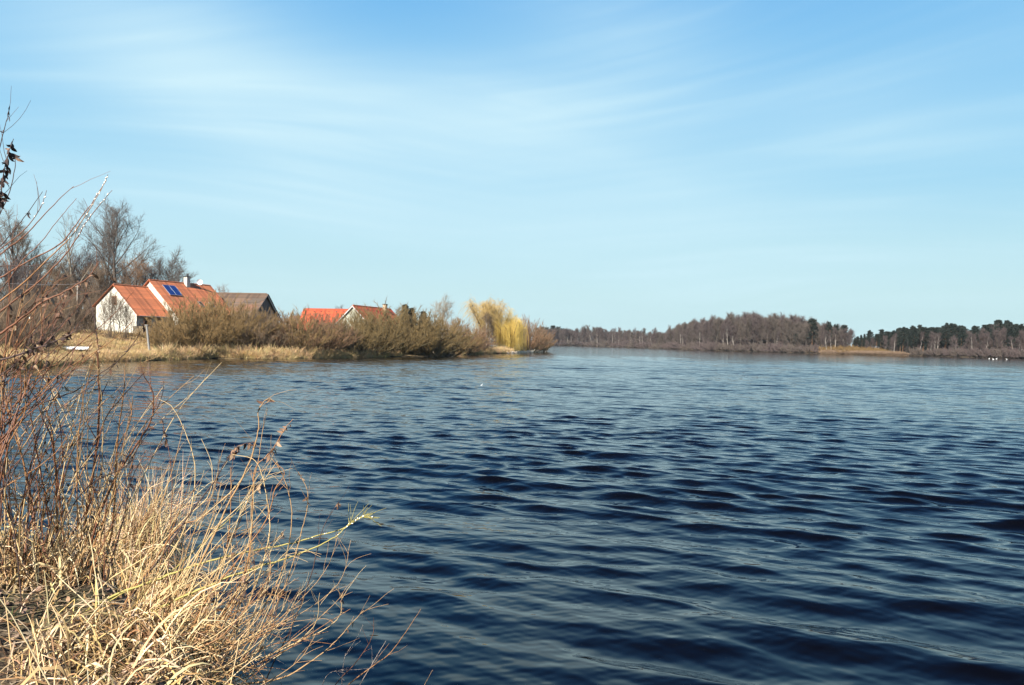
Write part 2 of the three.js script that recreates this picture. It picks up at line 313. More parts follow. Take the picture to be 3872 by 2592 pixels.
// o: height, trunk radius, clear (share of bare trunk), limbs, reach, steep (angle of limbs), sub, twigs, spikes, tr (twig radius), lean, forks
function growTree(seed, o) {
  const R = rng(seed), wood = new Geo(), crown = new Geo(), H = o.height;
  const trunk = path(R, V(0, -0.3, 0), V(R.g() * 0.04 + (o.lean ?? 0), 1, R.g() * 0.04).normalize(), H * (o.top ?? 0.93), 9, o.wob ?? 0.05, 0.03);
  wood.tube(trunk, trunk.map((_, k) => o.r * Math.pow(1 - k / 9.6, 0.8) * (k === 0 ? 1.3 : 1)), 7);
  const leader = [];
  for (let l = 0; l < o.limbs; l++) {
    const f = mixn(o.clear, 0.97, Math.pow((l + R()) / o.limbs, 0.9)), s = along(trunk, f), h = (f - o.clear) / (1 - o.clear);
    const shape = (o.shape ?? ((t) => Math.sqrt(Math.max(0.05, 1 - Math.pow(t * 1.15 - 0.3, 2)))))(h);
    const len = o.reach * shape * R.r(0.75, 1.15), ang = mixn(o.steep[0], o.steep[1], h) * R.r(0.8, 1.2), az = l * 2.4 + R.r(-0.5, 0.5);
    const d = V(Math.cos(az) * Math.sin(ang), Math.cos(ang), Math.sin(az) * Math.sin(ang)), r0 = o.r * mixn(0.5, 0.16, h) * (0.6 + 0.4 * shape);
    const limb = path(R, s.p, d, len, 6, 0.12, o.lift ?? 0.07); wood.tube(limb, taper(6, r0, r0 * 0.2), 5);
    leader.push([limb, len, r0]);
  }
  leader.push([trunk.slice(6), H * 0.3, o.r * 0.25]);
  for (const [limb, len, r0] of leader) for (let b = 0; b < o.sub; b++) {
    const f = mixn(0.18, 0.99, (b + R()) / o.sub), s = along(limb, f), d = bent(R, s.d, R.r(0.45, 0.95)); d.y += o.up ?? 0.15; d.normalize();
    const bl = len * mixn(0.48, 0.2, f) * R.r(0.8, 1.3), br = Math.max(o.tr * 1.5, r0 * 0.3 * (1 - f * 0.6)), sub = path(R, s.p, d, bl, 3, 0.17, o.lift2 ?? 0.06);
    crown.tube(sub, taper(3, br, br * 0.35), 3);
    for (let t = 0; t < o.twigs; t++) {
      const g = mixn(0.15, 1, (t + R()) / o.twigs), q = along(sub, g), e = bent(R, q.d, R.r(0.35, 0.95)); e.y += o.droop ?? 0.1; e.normalize();
      const tl = (o.tl ?? 1) * R.r(0.6, 1.25), tp = path(R, q.p, e, tl, 2, 0.2, o.lift3 ?? 0.04);
      crown.tube(tp, [o.tr, o.tr * 0.75, o.tr * 0.45], 3);
      for (let k = 0; k < o.spikes; k++) { const w = along(tp, R.r(0.2, 1)), e2 = bent(R, w.d, R.r(0.3, 0.9)); e2.y += (o.droop ?? 0.1) * 1.5; e2.normalize(); crown.twig(w.p, w.p.clone().addScaledVector(e2, tl * R.r(0.35, 0.8)), o.tr * 0.7); }
    }
  }
  return { wood: wood.build(), crown: crown.build(), H };
}
// many stems from one stool, filling a dome
function growBush(seed, o) {
  const R = rng(seed), wood = new Geo(), crown = new Geo();
  for (let s = 0; s < o.stems; s++) {
    const az = R() * 6.283, out = Math.pow(R(), 0.78), ang = out * o.open * R.r(0.85, 1.1), base = V(Math.cos(az) * out * o.base, -0.2, Math.sin(az) * out * o.base);
    const reach = 1 / Math.hypot(Math.sin(ang) / o.w, Math.cos(ang) / o.height) * R.r(0.72, 1.0), d = V(Math.cos(az) * Math.sin(ang), Math.cos(ang), Math.sin(az) * Math.sin(ang));
    const st = path(R, base, d, reach, 5, 0.09, -0.005), r = o.r * R.r(0.6, 1.2);
    wood.tube(st, taper(5, r, r * 0.3), 4);
    for (let b = 0; b < o.sub; b++) {
      const f = mixn(o.from ?? 0.12, 0.98, (b + R()) / o.sub), q = along(st, f), e = bent(R, q.d, R.r(0.3, 0.75)); e.y += 0.25; e.normalize();
      const bl = reach * R.r(0.10, 0.24) * (1.15 - f * 0.6), sb = path(R, q.p, e, bl, 2, 0.16, 0.06);
      crown.tube(sb, [o.tr * 1.5, o.tr, o.tr * 0.6], 3);
      for (let k = 0; k < o.spikes; k++) { const w = along(sb, R.r(0.1, 1)), e2 = bent(R, w.d, R.r(0.25, 0.75)); e2.y += 0.25; e2.normalize(); crown.twig(w.p, w.p.clone().addScaledVector(e2, o.tl * R.r(0.5, 1.2)), o.tr * 0.75); }
    }
  }
  return { wood: wood.build(), crown: crown.build(), H: o.height };
}
// pine or spruce: trunk and boughs that carry tufts of needles
function growConifer(seed, o) {
  const R = rng(seed), wood = new Geo(), crown = new Geo(true), H = o.height;
  const trunk = path(R, V(0, -0.3, 0), V(R.g() * 0.02, 1, R.g() * 0.02).normalize(), H * 0.97, 8, 0.02, 0.02);
  wood.tube(trunk, trunk.map((_, k) => o.r * (1 - k / 9)), 6);
  for (let b = 0; b < o.boughs; b++) {
    const f = mixn(o.clear, 0.995, Math.pow((b + R()) / o.boughs, 0.85)), h = (f - o.clear) / (1 - o.clear), s = along(trunk, f), az = b * 2.4 + R.r(-0.6, 0.6);
    const len = o.reach * o.shape(h) * R.r(0.6, 1.2), ang = mixn(o.steep[0], o.steep[1], h), d = V(Math.cos(az) * Math.sin(ang), Math.cos(ang), Math.sin(az) * Math.sin(ang));
    const bp = path(R, s.p, d, len, 3, 0.1, o.lift); wood.tube(bp, taper(3, 0.05, 0.015), 3);
    const tone = R.r(0.7, 1.25), warm = R.r(0.9, 1.15);
    for (let t = 0; t < o.tufts; t++) {
      const q = along(bp, mixn(o.inner ?? 0.25, 1, Math.sqrt(R()))).p; q.x += R.g() * o.fluff; q.y += R.g() * o.fluff * 0.6; q.z += R.g() * o.fluff;
      const k = tone * R.r(0.75, 1.25); crown.col = [k * warm, k, k];
      for (let u = 0; u < 3; u++) { const e = V(R.g(), R.g() * 0.6 + (o.tuftUp ?? 0.35), R.g()).normalize(), w = V(R.g(), R.g(), R.g()).normalize().multiplyScalar(o.leaf * 0.32); crown.tri(q.clone().add(w), q.clone().sub(w), q.clone().addScaledVector(e, o.leaf)); }
    }
  }
  return { wood: wood.build(), crown: crown.build(), H };
}
const tallOf = (p) => { const a = p.crown.attributes.position, ys = []; for (let k = 0; k < a.count; k += 3) ys.push(a.getY(k)); ys.sort((q, r) => q - r); return ys[Math.floor(ys.length * 0.985)]; };
// place a grown plant as a thing of its own
function plant(name, label, category, group, proto, x, z, height, turn, mats, widen = 1, tilt = 0, names = ['trunk', 'crown']) {
  if (!proto.tall) { proto.tall = tallOf(proto); }
  const o = thing(name, label, category, [x, groundHeight(x, z) - 0.05, z], turn, group), s = height / proto.tall;
  o.scale.set(s * widen, s, s * widen); o.rotation.z = tilt;
  part(names[0], proto.wood, mats[0], o); part(names[1], proto.crown, mats[1], o);
  return o;
}
// place by photo column: px, ground distance; height from the row of its top
const spot = (px, d) => { const p = at(px, CY, d); return [p.x, p.z]; };
function heightTo(px, topRow, x, z) { const d = -camera.worldToLocal(V(x, EYE, z)).z; return at(px, topRow, d).y - groundHeight(x, z); }

const bark = {
  grey: std(0.084, 0.068, 0.0544), dark: std(0.06, 0.048, 0.04), brown: std(0.104, 0.0736, 0.048), pale: std(0.216, 0.188, 0.144), olive: std(0.1, 0.0864, 0.04), birch: std(0.36, 0.325, 0.29), pine: std(0.16, 0.084, 0.044), ochre: std(0.32, 0.232, 0.08),
};
const twigs = {
  grey: std(0.074, 0.057, 0.046), purple: std(0.068, 0.048, 0.045), brown: std(0.1224, 0.0828, 0.0504), olive: std(0.15, 0.092, 0.032), green: std(0.118, 0.078, 0.026), red: std(0.15, 0.083, 0.042), pale: std(0.216, 0.1836, 0.1368), gold: std(0.40, 0.28, 0.10), yellow: std(0.60, 0.42, 0.10), 
};
const needles = { pine: std(0.0105, 0.0165, 0.0105, 0.8, { vertexColors: true }), spruce: std(0.009, 0.0165, 0.011, 0.8, { vertexColors: true }) };

const oakShape = { clear: 0.26, limbs: 17, reach: 9.0, steep: [1.2, 0.3], sub: 13, twigs: 9, spikes: 4, tr: 0.0155, tl: 1.25 };
const TREE = {
  oak: growTree(19, { height: 20, r: 0.42, ...oakShape, lift: 0.09 }),
  slim: growTree(12, { height: 18, r: 0.26, clear: 0.3, limbs: 13, reach: 3.6, steep: [0.9, 0.3], sub: 8, twigs: 6, spikes: 3, tr: 0.016, tl: 1.0, lift: 0.1 }),
  forked: growTree(13, { height: 17, r: 0.34, clear: 0.38, limbs: 8, reach: 6.0, steep: [0.65, 0.35], sub: 6, twigs: 4, spikes: 2, tr: 0.018, tl: 1.1, wob: 0.09 }),
  round: growTree(14, { height: 9, r: 0.2, clear: 0.15, limbs: 16, reach: 5.0, steep: [1.25, 0.4], sub: 9, twigs: 7, spikes: 4, tr: 0.016, tl: 0.9 }),
  thin: growTree(15, { height: 9, r: 0.14, clear: 0.3, limbs: 12, reach: 3.2, steep: [1.0, 0.4], sub: 7, twigs: 4, spikes: 2, tr: 0.013, tl: 0.7 }),
  birch: growTree(16, { height: 12, r: 0.16, clear: 0.35, limbs: 15, reach: 2.2, steep: [0.8, 0.35], sub: 7, twigs: 6, spikes: 4, tr: 0.012, tl: 1.0, lift: 0.02, droop: -0.25, lift3: -0.12 }),
};
const FAR = [21, 22, 23, 24, 25].map((s, k) => growTree(s, { height: 15, r: 0.2 + 0.04 * (k % 3), clear: [0.16, 0.30, 0.22, 0.12, 0.34][k], limbs: 16, reach: [4.2, 3.6, 4.8, 4.2, 3.4][k], steep: [1.05, 0.3], sub: 8, twigs: 5, spikes: 3, tr: 0.030, tl: 1.25, lean: (k - 2) * 0.02, wob: 0.06 }));
const FARBIRCH = [31, 32, 33].map((s, k) => growTree(s, { height: 14, r: 0.15, clear: 0.4, limbs: 12, reach: 2.4 + k * 0.4, steep: [0.75, 0.3], sub: 6, twigs: 5, spikes: 3, tr: 0.022, tl: 1.2, lean: (k - 1) * 0.09, wob: 0.05, droop: -0.1 }));
const PINE = [41, 42, 43].map((s, k) => growConifer(s, { height: 15, r: 0.2, clear: [0.42, 0.5, 0.34][k], boughs: 46, reach: 2.9, steep: [1.5, 0.5], lift: 0.08, tufts: 30, fluff: 0.34, leaf: 0.5, inner: 0.35, shape: (h) => 0.35 + 0.65 * Math.sqrt(Math.max(0, 1 - Math.pow(h * 1.1 - 0.25, 2))) }));
const SPRUCE = [44, 45].map((s) => growConifer(s, { height: 14, r: 0.18, clear: 0.08, boughs: 95, reach: 2.7, steep: [1.75, 0.9], lift: -0.02, tufts: 24, fluff: 0.2, leaf: 0.42, inner: 0.1, tuftUp: 0.05, shape: (h) => Math.pow(1 - h, 0.85) + 0.04 }));
const BUSH = [
  growBush(51, { stems: 120, height: 6, w: 3.8, open: 1.05, base: 1.6, r: 0.032, sub: 13, spikes: 8, tr: 0.016, tl: 0.5 }),
  growBush(52, { stems: 120, height: 6, w: 4.0, open: 1.12, base: 1.7, r: 0.032, sub: 13, spikes: 8, tr: 0.016, tl: 0.5 }),
  growBush(53, { stems: 125, height: 6, w: 3.6, open: 1.0, base: 1.5, r: 0.03, sub: 13, spikes: 8, tr: 0.016, tl: 0.52 }),
  growBush(54, { stems: 62, height: 6, w: 3.7, open: 0.95, base: 0.9, r: 0.035, sub: 13, spikes: 7, tr: 0.015, tl: 0.55, from: 0.2 }),
];
const FARBUSH = [55, 56].map((s) => growBush(s, { stems: 40, height: 3, w: 3.0, open: 1.3, base: 1.9, r: 0.04, sub: 11, spikes: 6, tr: 0.03, tl: 0.5 }));
console.log('plants grown', [...Object.values(TREE), ...FAR, ...FARBIRCH, ...PINE, ...SPRUCE, ...BUSH, ...FARBUSH].reduce((t, p) => t + (p.wood.index.count + p.crown.index.count) / 3, 0));

// ------------------------------------------------------------------ bushes along the near shore of the village bank
const shoreAt = (list, px) => { // distance of the shoreline under a photo column
  let best = null; for (let k = 0; k < list.length - 1; k++) { const a = proj(list[k]), b = proj(list[k + 1]); if ((a <= px && px <= b)) { const t = (px - a) / (b - a); best = -mixn(list[k][1], list[k + 1][1], t); } } return best ?? 90;
};
function proj([x, z]) { const c = camera.worldToLocal(V(x, 0, z)); return CX + FOCAL * c.x / -c.z; }
{
  const R = rng(500), rowsOf = 'bare bushes along the village shore';
  const list = [ // px, top row, metres behind the waterline, width factor, proto, twig, label
    [592, 1236, 5, 0.6, 3, 'olive', 'small loose bare bush beside the leaning grey post'],
    [648, 1192, 4.5, 0.9, 3, 'olive', 'olive bare bush hiding the foot of the white farmhouse'],
    [728, 1152, 5, 1.1, 0, 'olive', 'tall olive bush between the farmhouse and the water'],
    [812, 1136, 5.5, 1.15, 2, 'olive', 'tallest round bush, in front of the brown barn roof'],
    [900, 1158, 5, 1.1, 1, 'olive', 'broad bush below the dark boarded barn gable'],
    [985, 1192, 4.5, 1.0, 0, 'brown', 'lower brown bush beyond the barn gable'],
    [1058, 1208, 5, 1.0, 0, 'red', 'thin reddish bush in the gap past the barn'],
    [1128, 1184, 3.5, 1.15, 3, 'olive', 'open bush with pale stems before the long red roof'],
    [1188, 1192, 4, 1.1, 0, 'red', 'open reddish bush before the valley of the red roof'],
    [1246, 1212, 5, 1.0, 2, 'brown', 'grey brown bush below the white gable with red roof'],
    [1296, 1212, 3.5, 1.05, 2, 'green', 'dense dark bush under the small white gable'],
    [1378, 1186, 4, 1.15, 1, 'green', 'dense mossy bush in front of the red roof with chimney'],
    [1452, 1172, 4, 1.2, 0, 'green', 'tall mossy bush beyond the red roof with chimney'],
    [1530, 1184, 3.5, 1.15, 2, 'green', 'mossy green bush in front of the dark spruces'],
    [1604, 1196, 3, 1.15, 1, 'green', 'mossy green bush whose twigs hang over the water'],
    [1672, 1216, 3.5, 1.2, 0, 'olive', 'olive bush below the thin pale tree'],
    [1742, 1226, 5, 1.15, 2, 'red', 'reddish rounded bush next to the golden willow'],
    [1798, 1246, 7, 0.95, 0, 'red', 'small reddish bush at the foot of the white birches'],
    [1992, 1214, 6, 0.85, 1, 'red', 'tall brown bush beside the yellow weeping willow'],
    [2032, 1240, 8, 0.75, 0, 'brown', 'rounded bush near the tip of the stony point'],
    [2056, 1270, 10, 0.6, 2, 'olive', 'low bush overhanging the very tip of the point'],
  ];
  for (const [px, top, back, w, k, tw, label] of list) {
    const [x, z] = spot(px, shoreAt(leftShore, px) + back + (px < 1620 ? 1.4 : 0.5)), h = heightTo(px, top, x, z) * 1.0;
    plant('bare_bush', label, 'bush', rowsOf, BUSH[k], x, z, h, R() * 6.283, [bark.olive, twigs[tw]], w * 1.12, 0, ['stems', 'crown']);
  }
  // rough scrub of the garden shore west of the farmhouse
  const scrub = [[10, 1120, 24], [75, 1110, 27], [128, 1105, 30], [180, 1118, 28], [235, 1110, 30], [290, 1128, 29], [340, 1140, 31], [-30, 1150, 16], [40, 1170, 12], [95, 1150, 22], [150, 1190, 14], [205, 1165, 24], [262, 1200, 17], [318, 1185, 26], [345, 1228, 14], [415, 1232, 11], [470, 1240, 12]];
  for (const [px, top, d] of [[-95, 1140, 88], [-150, 1175, 78], [-210, 1130, 92], [-280, 1165, 80], [-360, 1130, 90], [-440, 1150, 82], [-540, 1130, 88]]) { const [x, z] = spot(px, d); plant('garden_scrub', 'tangled brown scrub on the grassy bank west of the farmhouse', 'bush', 'scrub on the grassy bank', BUSH[3], x, z, Math.max(1.6, heightTo(px, top, x, z)), R() * 6.283, [bark.brown, twigs.brown], 1.1, 0, ['stems', 'crown']); }
  for (const [px, top, back] of scrub) {
    const [x, z] = spot(px, shoreAt(leftShore, Math.max(px, -35)) + back), h = heightTo(px, top, x, z);
    plant('garden_scrub', px > 380 ? 'small brown sapling bush in front of the white gable wall' : 'tangled brown scrub on the grassy bank west of the farmhouse', 'bush', px > 380 ? 'saplings before the gable' : 'scrub on the grassy bank', BUSH[3], x, z, Math.max(h, 1.6), R() * 6.283, [bark.brown, twigs.brown], px > 380 ? 0.6 : 1.0, 0, ['stems', 'crown']);
  }
}
// ------------------------------------------------------------------ trees of the village
{
  const R = rng(600), T = (name, label, proto, px, top, d, mats, widen = 1, tilt = 0, group) => { const [x, z] = spot(px, d); return plant(name, label, 'tree', group, proto, x, z, heightTo(px, top, x, z) * 0.97, R() * 6.283, mats, widen, tilt); };
  T('oak_tree', 'largest bare tree, wide domed crown behind the farmhouse', TREE.oak, 432, 762, 126, [bark.dark, twigs.grey], 0.98);
  T('oak_tree', 'slightly lower bare tree sharing the domed crown beside the largest tree', TREE.oak, 388, 840, 131, [bark.dark, twigs.grey], 0.8);
  T('forked_tree', 'pale tree with few forked limbs between the big dome and the thicket', TREE.forked, 262, 790, 122, [bark.pale, twigs.brown], 0.9);
  for (const [px, top, w] of [[30, 850, 0.9], [68, 795, 1.0], [105, 830, 0.9], [-20, 840, 1], [-80, 850, 1], [-170, 830, 1.1], [-260, 870, 1], [-380, 840, 1.1]]) T('slim_tree', 'tall slender bare tree standing in the western thicket', TREE.slim, px, top, 112 + R() * 12, [bark.dark, twigs.brown], w, 0, 'slender trees of the western thicket');
  for (const [px, top, d] of [[150, 935, 118], [200, 960, 124], [320, 930, 128], [350, 985, 120], [10, 965, 105], [240, 1010, 112], [95, 1000, 112], [290, 1060, 116], [55, 1040, 108], [130, 1060, 110], [185, 1050, 116], [225, 985, 126], [270, 1010, 130], [400, 990, 134], [450, 1000, 134], [340, 1080, 113], [-10, 1060, 104]]) T('thicket_tree', 'low dense bare tree in the brown thicket west of the farmhouse', TREE.round, px, top, d, [bark.dark, R() < 0.5 ? twigs.brown : twigs.purple], R.r(0.9, 1.2), 0, 'low trees of the brown thicket');
  T('thicket_tree', 'reddish brown bare tree rising right behind the lower farmhouse ridge', TREE.round, 498, 955, 124, [bark.dark, twigs.red], 1.1);
  T('thicket_tree', 'brown bare tree behind the joint of the two farmhouse roofs', TREE.round, 556, 985, 127, [bark.dark, twigs.purple], 1.0);
  T('leaning_tree', 'bare tree behind the farmhouse chimney', TREE.round, 618, 948, 128, [bark.dark, twigs.grey], 0.95, 0);
  T('leaning_tree', 'bare tree whose thin branches lean over the chimney', TREE.thin, 655, 1005, 127, [bark.dark, twigs.grey], 1.3, -0.35);
  T('thin_tree', 'small thin bare tree above the brown barn ridge', TREE.thin, 818, 1070, 140, [bark.pale, twigs.red], 0.9);
  for (const [px, top] of [[1052, 1172], [1082, 1180], [1110, 1178], [1272, 1150], [1496, 1158]]) T('thin_tree', 'faint thin bare tree showing between the village roofs', TREE.thin, px, top, 160, [bark.grey, twigs.purple], 1.1, 0, 'faint trees between the roofs');
  T('pale_tree', 'airy pale branched tree rising above the shore bushes', TREE.round, 1675, 1122, 172, [bark.pale, twigs.pale], 1.0);
  T('spruce_tree', 'dark spruce tip above the bushes, the taller one', SPRUCE[0], 1533, 1150, 160, [bark.dark, needles.spruce], 1.7);
  T('spruce_tree', 'dark spruce close beside the taller spruce tip', SPRUCE[1], 1553, 1163, 163, [bark.dark, needles.spruce], 1.7);
  T('spruce_tree', 'lone dark spruce tip next to the airy pale tree', SPRUCE[0], 1604, 1176, 162, [bark.dark, needles.spruce], 1.8);
  for (const [px, top, d, w] of [[395, 1130, 94, 0.55], [418, 1105, 95, 0.5], [445, 1118, 94.5, 0.55], [472, 1140, 95, 0.5], [385, 1165, 93, 0.5], [500, 1165, 94.5, 0.5], [406, 1120, 93.5, 0.6], [432, 1095, 94.2, 0.55], [458, 1125, 93.8, 0.6], [486, 1150, 94.8, 0.55]]) T('sapling', 'thin bare sapling standing before the white gable wall', TREE.thin, px, top, d, [bark.grey, twigs.brown], w * 1.5, 0, 'saplings in front of the gable');
  // birches on the point
  for (const [px, d, top, t, l] of [[1838, 172, 1178, 0.02, 'tallest white birch trunk in front of the golden willow'], [1846, 173, 1190, -0.03, 'second white birch leaning away from the tallest one'], [1858, 174, 1225, -0.07, 'slender white birch between the pair and the weeping willow']]) T('birch_tree', l, TREE.birch, px, top, d, [bark.birch, twigs.brown], 0.85, t);
}
// ------------------------------------------------------------------ the two willows
function willow(name, label, px, d, top, o) {
  const [x, z] = spot(px, d), H = heightTo(px, top, x, z), R = rng(o.seed), wood = new Geo(), crown = new Geo(), base = groundHeight(x, z);
  const g = thing(name, label, 'tree', [x, base - 0.1, z], 0);
  const trunk = path(R, V(0, -0.2, 0), V(R.g() * 0.1, 1, R.g() * 0.1).normalize(), H * 0.45, 5, 0.07, 0.05); wood.tube(trunk, taper(5, 0.34, 0.2), 7);
  for (let l = 0; l < o.limbs; l++) {
    const s = along(trunk, R.r(0.45, 0.99)), az = l * 2.4, ang = R.r(0.12, o.open), d2 = V(Math.cos(az) * Math.sin(ang), Math.cos(ang), Math.sin(az) * Math.sin(ang));
    const top2 = (H - s.p.y) * R.r(0.85, 1.02), limb = path(R, s.p, d2, top2 / Math.max(0.62, Math.cos(ang)), 6, 0.11, o.lift); wood.tube(limb, taper(6, 0.13, 0.02), 5);
    for (let k = 0; k < o.strands; k++) {
      const q = along(limb, Math.pow(R(), 0.6)), out = V(R.g(), R.r(0.1, 0.9), R.g()).normalize(), arch = path(R, q.p, out, R.r(0.4, 1.3) * o.arch, 2, 0.1, -0.1);
      crown.tube(arch, [0.018, 0.015, 0.012], 3);
      const e = arch[2], len = Math.min(e.y - 0.3, R.r(o.hang[0], o.hang[1])); if (len < 0.3) continue;
      const st = path(R, e, V(R.g() * 0.2, o.hang[2], R.g() * 0.2).normalize(), len, 4, 0.06, o.fall); crown.tube(st, [0.017, 0.016, 0.014, 0.012, 0.006], 3);
    }
  }
  part('trunk', wood.build(), o.bark, g); part('crown', crown.build(), o.mat, g);
}
willow('golden_willow', 'tall golden brown willow with upswept twigs on the point', 1838, 179, 1142, { seed: 701, limbs: 26, open: 0.7, lift: 0.08, strands: 90, arch: 1.2, hang: [0.8, 4.5, 0.0], fall: -0.35, bark: bark.brown, mat: twigs.gold });
willow('weeping_willow', 'bright yellow weeping willow trailing to the water on the point', 1932, 181, 1208, { seed: 702, limbs: 16, open: 0.9, lift: -0.02, strands: 90, arch: 1.0, hang: [2.5, 7, -0.6], fall: -0.6, bark: bark.brown, mat: twigs.yellow });
willow('weeping_willow', 'narrow yellow willow crown joining the golden and the weeping willow', 1888, 184, 1172, { seed: 703, limbs: 12, open: 0.6, lift: 0.0, strands: 80, arch: 0.8, hang: [2, 5.5, -0.6], fall: -0.6, bark: bark.ochre, mat: twigs.yellow });
console.log('village plants');

// ------------------------------------------------------------------ woods across the lake
{
  const R = rng(800), seat = (px, back) => spot(px, shoreAt(farShore, px) + back);
  const wood = (name, label, group, proto, px, back, top, mats, widen = 1, tilt = 0) => { const [x, z] = seat(px, back); return plant(name, label, 'tree', group, proto, x, z, heightTo(px, top, x, z), R() * 6.283, mats, widen, tilt); };
  const lerpTop = (list, px) => { for (let k = 0; k < list.length - 1; k++) if (px <= list[k + 1][0]) return mixn(list[k][1], list[k + 1][1], clamp((px - list[k][0]) / (list[k + 1][0] - list[k][0]))); return list[list.length - 1][1]; };
  // profile of tree tops, photo rows
  const topsFar = [[2000, 1240], [2090, 1242], [2200, 1240], [2260, 1236], [2330, 1244], [2420, 1250], [2500, 1250]];
  const topsIsle = [[2480, 1258], [2540, 1240], [2600, 1215], [2680, 1208], [2760, 1200], [2820, 1194], [2880, 1195], [2960, 1198], [3020, 1206], [3080, 1214], [3150, 1230], [3210, 1246], [3240, 1262]];
  const topsPine = [[3230, 1280], [3290, 1262], [3370, 1256], [3440, 1240], [3560, 1236], [3640, 1238], [3700, 1246], [3745, 1226], [3800, 1222], [3880, 1240], [3960, 1235]];
  let n = 0;
  for (let px = 2040; px < 2510; px += R.r(11, 19)) for (const back of [3, 12]) { if (R() < 0.12) continue; wood('shore_tree', 'bare purplish tree of the wood on the far shore beyond the point', 'bare trees of the far shore wood', FAR[n++ % 5], px + R.r(-5, 5), back + R.r(0, 5), lerpTop(topsFar, px) + R.r(-9, 22) + (back < 5 ? 8 : 0), [bark.grey, R.pick([twigs.grey, twigs.purple])], R.r(0.85, 1.3)); }
  for (const [px, top, t] of [[2108, 1246, 0], [2146, 1244, 0.02], [2160, 1258, 0], [2238, 1250, 0], [2258, 1236, 0], [2318, 1244, 0.12], [2328, 1240, -0.06], [2340, 1262, 0.14], [2385, 1258, 0], [2402, 1250, 0.04], [2420, 1254, 0], [2430, 1250, 0], [2467, 1262, 0]]) wood('birch_tree', 'pale trunked birch in front of the wood on the far shore', 'birches of the far shore wood', FARBIRCH[n++ % 3], px, 4.5, top, [bark.birch, twigs.purple], R.r(0.8, 1.1), t);
  for (const [px, top] of [[2030, 1244], [2048, 1240], [2066, 1242], [2092, 1236], [2110, 1240], [2128, 1246]]) wood('pine_tree', 'dark pine rising behind the bare trees of the far shore', 'pines behind the far shore wood', PINE[n++ % 3], px, 60, top - 3, [bark.pine, needles.pine], 1.5);
  for (let px = 2505; px < 3225; px += R.r(11, 18)) for (const back of [4, 13, 24]) { if (R() < 0.10) continue; const t = lerpTop(topsIsle, px) + R.r(-13, 24) + (back < 6 ? 10 : 0); wood('isle_tree', 'bare brown tree of the high wood on the long promontory', 'bare trees of the promontory wood', FAR[n++ % 5], px + R.r(-6, 6), back + R.r(0, 6), t, [R() < 0.6 ? bark.dark : bark.grey, R.pick([twigs.grey, twigs.purple])], R.r(0.8, 1.3)); }
  for (const [px, top, t] of [[2576, 1240, -0.05], [2582, 1250, 0.06], [2644, 1230, -0.08], [2655, 1245, -0.12], [2752, 1225, 0], [2778, 1250, -0.05], [2735, 1252, 0.02], [2934, 1252, -0.16], [3127, 1250, 0.02], [3146, 1255, 0.14], [3160, 1240, 0.03], [3195, 1262, 0]]) wood('birch_tree', 'white trunked birch in front of the high promontory wood', 'birches of the promontory wood', FARBIRCH[n++ % 3], px, 4.5, top, [bark.birch, twigs.purple], R.r(0.8, 1.1), t);
  for (const [px, top, w, l] of [[3072, 1208, 1.15, 'tallest dark pine on the promontory, tiered crown'], [3138, 1220, 0.8, 'dark pine next to the tiered pine on the promontory'], [3160, 1228, 0.9, 'broad dark pine towards the end of the promontory wood'], [3190, 1232, 1.0, 'outermost pine at the end of the promontory wood'], [3012, 1262, 0.9, 'low dark pine half hidden among bare promontory trees'], [2985, 1250, 0.8, 'small dark pine inside the promontory wood']]) wood('pine_tree', l, undefined, PINE[n++ % 3], px, 8, top, [bark.pine, needles.pine], w);
  for (let px = 3236; px < 3990; px += R.r(9, 15)) for (const back of [7, 17, 30]) { if (px < 3330 && back > 20) continue; const pine = R() < 0.78, t = lerpTop(topsPine, px) + R.r(-13, 18) + (back < 10 ? 9 : 0), spr = R() < (px > 3720 ? 0.6 : 0.38);
    if (pine) wood(spr ? 'spruce_tree' : 'pine_tree', spr ? 'tall dark spruce in the evergreen wood beyond the reed spit' : 'dark green pine in the evergreen wood beyond the reed spit', spr ? 'spruces of the evergreen wood' : 'pines of the evergreen wood', spr ? SPRUCE[n++ % 2] : PINE[n++ % 3], px + R.r(-4, 4), back + R.r(0, 7), t, [bark.pine, spr ? needles.spruce : needles.pine], R.r(1.0, 1.35));
    else wood('bare_tree', 'bare greyish tree among the evergreens beyond the reed spit', 'bare trees of the evergreen wood', FAR[n++ % 5], px, back, t + 14, [bark.grey, twigs.purple], R.r(0.8, 1.1)); }
  for (const [px, top, t] of [[3382, 1262, 0], [3478, 1254, 0], [3537, 1260, 0.03], [3544, 1258, -0.03], [3518, 1288, -0.06], [3616, 1278, 0], [3680, 1258, -0.03], [3724, 1262, 0], [3707, 1304, -0.12], [3838, 1270, -0.16], [3855, 1285, 0.1]]) wood('birch_tree', 'pale birch in front of the dark evergreen wood', 'birches of the evergreen wood', FARBIRCH[n++ % 3], px, 6, top, [bark.birch, twigs.purple], R.r(0.7, 0.95), t);
  // undergrowth at the water's edge
  for (let px = 2030; px < 3990; px += R.r(12, 20)) { const isle = px < 3220, right = px > 3430; if (px > 3090 && px < 3440) continue;
    wood('shore_bush', right ? 'low brown bush at the water below the evergreen wood' : isle && px > 2500 ? 'dark low bush at the water below the promontory wood' : 'low bush at the water below the far shore wood', right ? 'shore bushes of the evergreen wood' : px > 2500 ? 'shore bushes of the promontory' : 'shore bushes of the far shore', FARBUSH[n++ % 2], px, 1.2 + R() * 2, lerpTop([[2000, 1290], [2500, 1298], [2700, 1300], [3100, 1308], [3440, 1322], [3700, 1322], [3990, 1322]], px) + R.r(-6, 7), [bark.dark, R() < 0.4 ? twigs.grey : twigs.purple], R.r(0.8, 1.2)); }
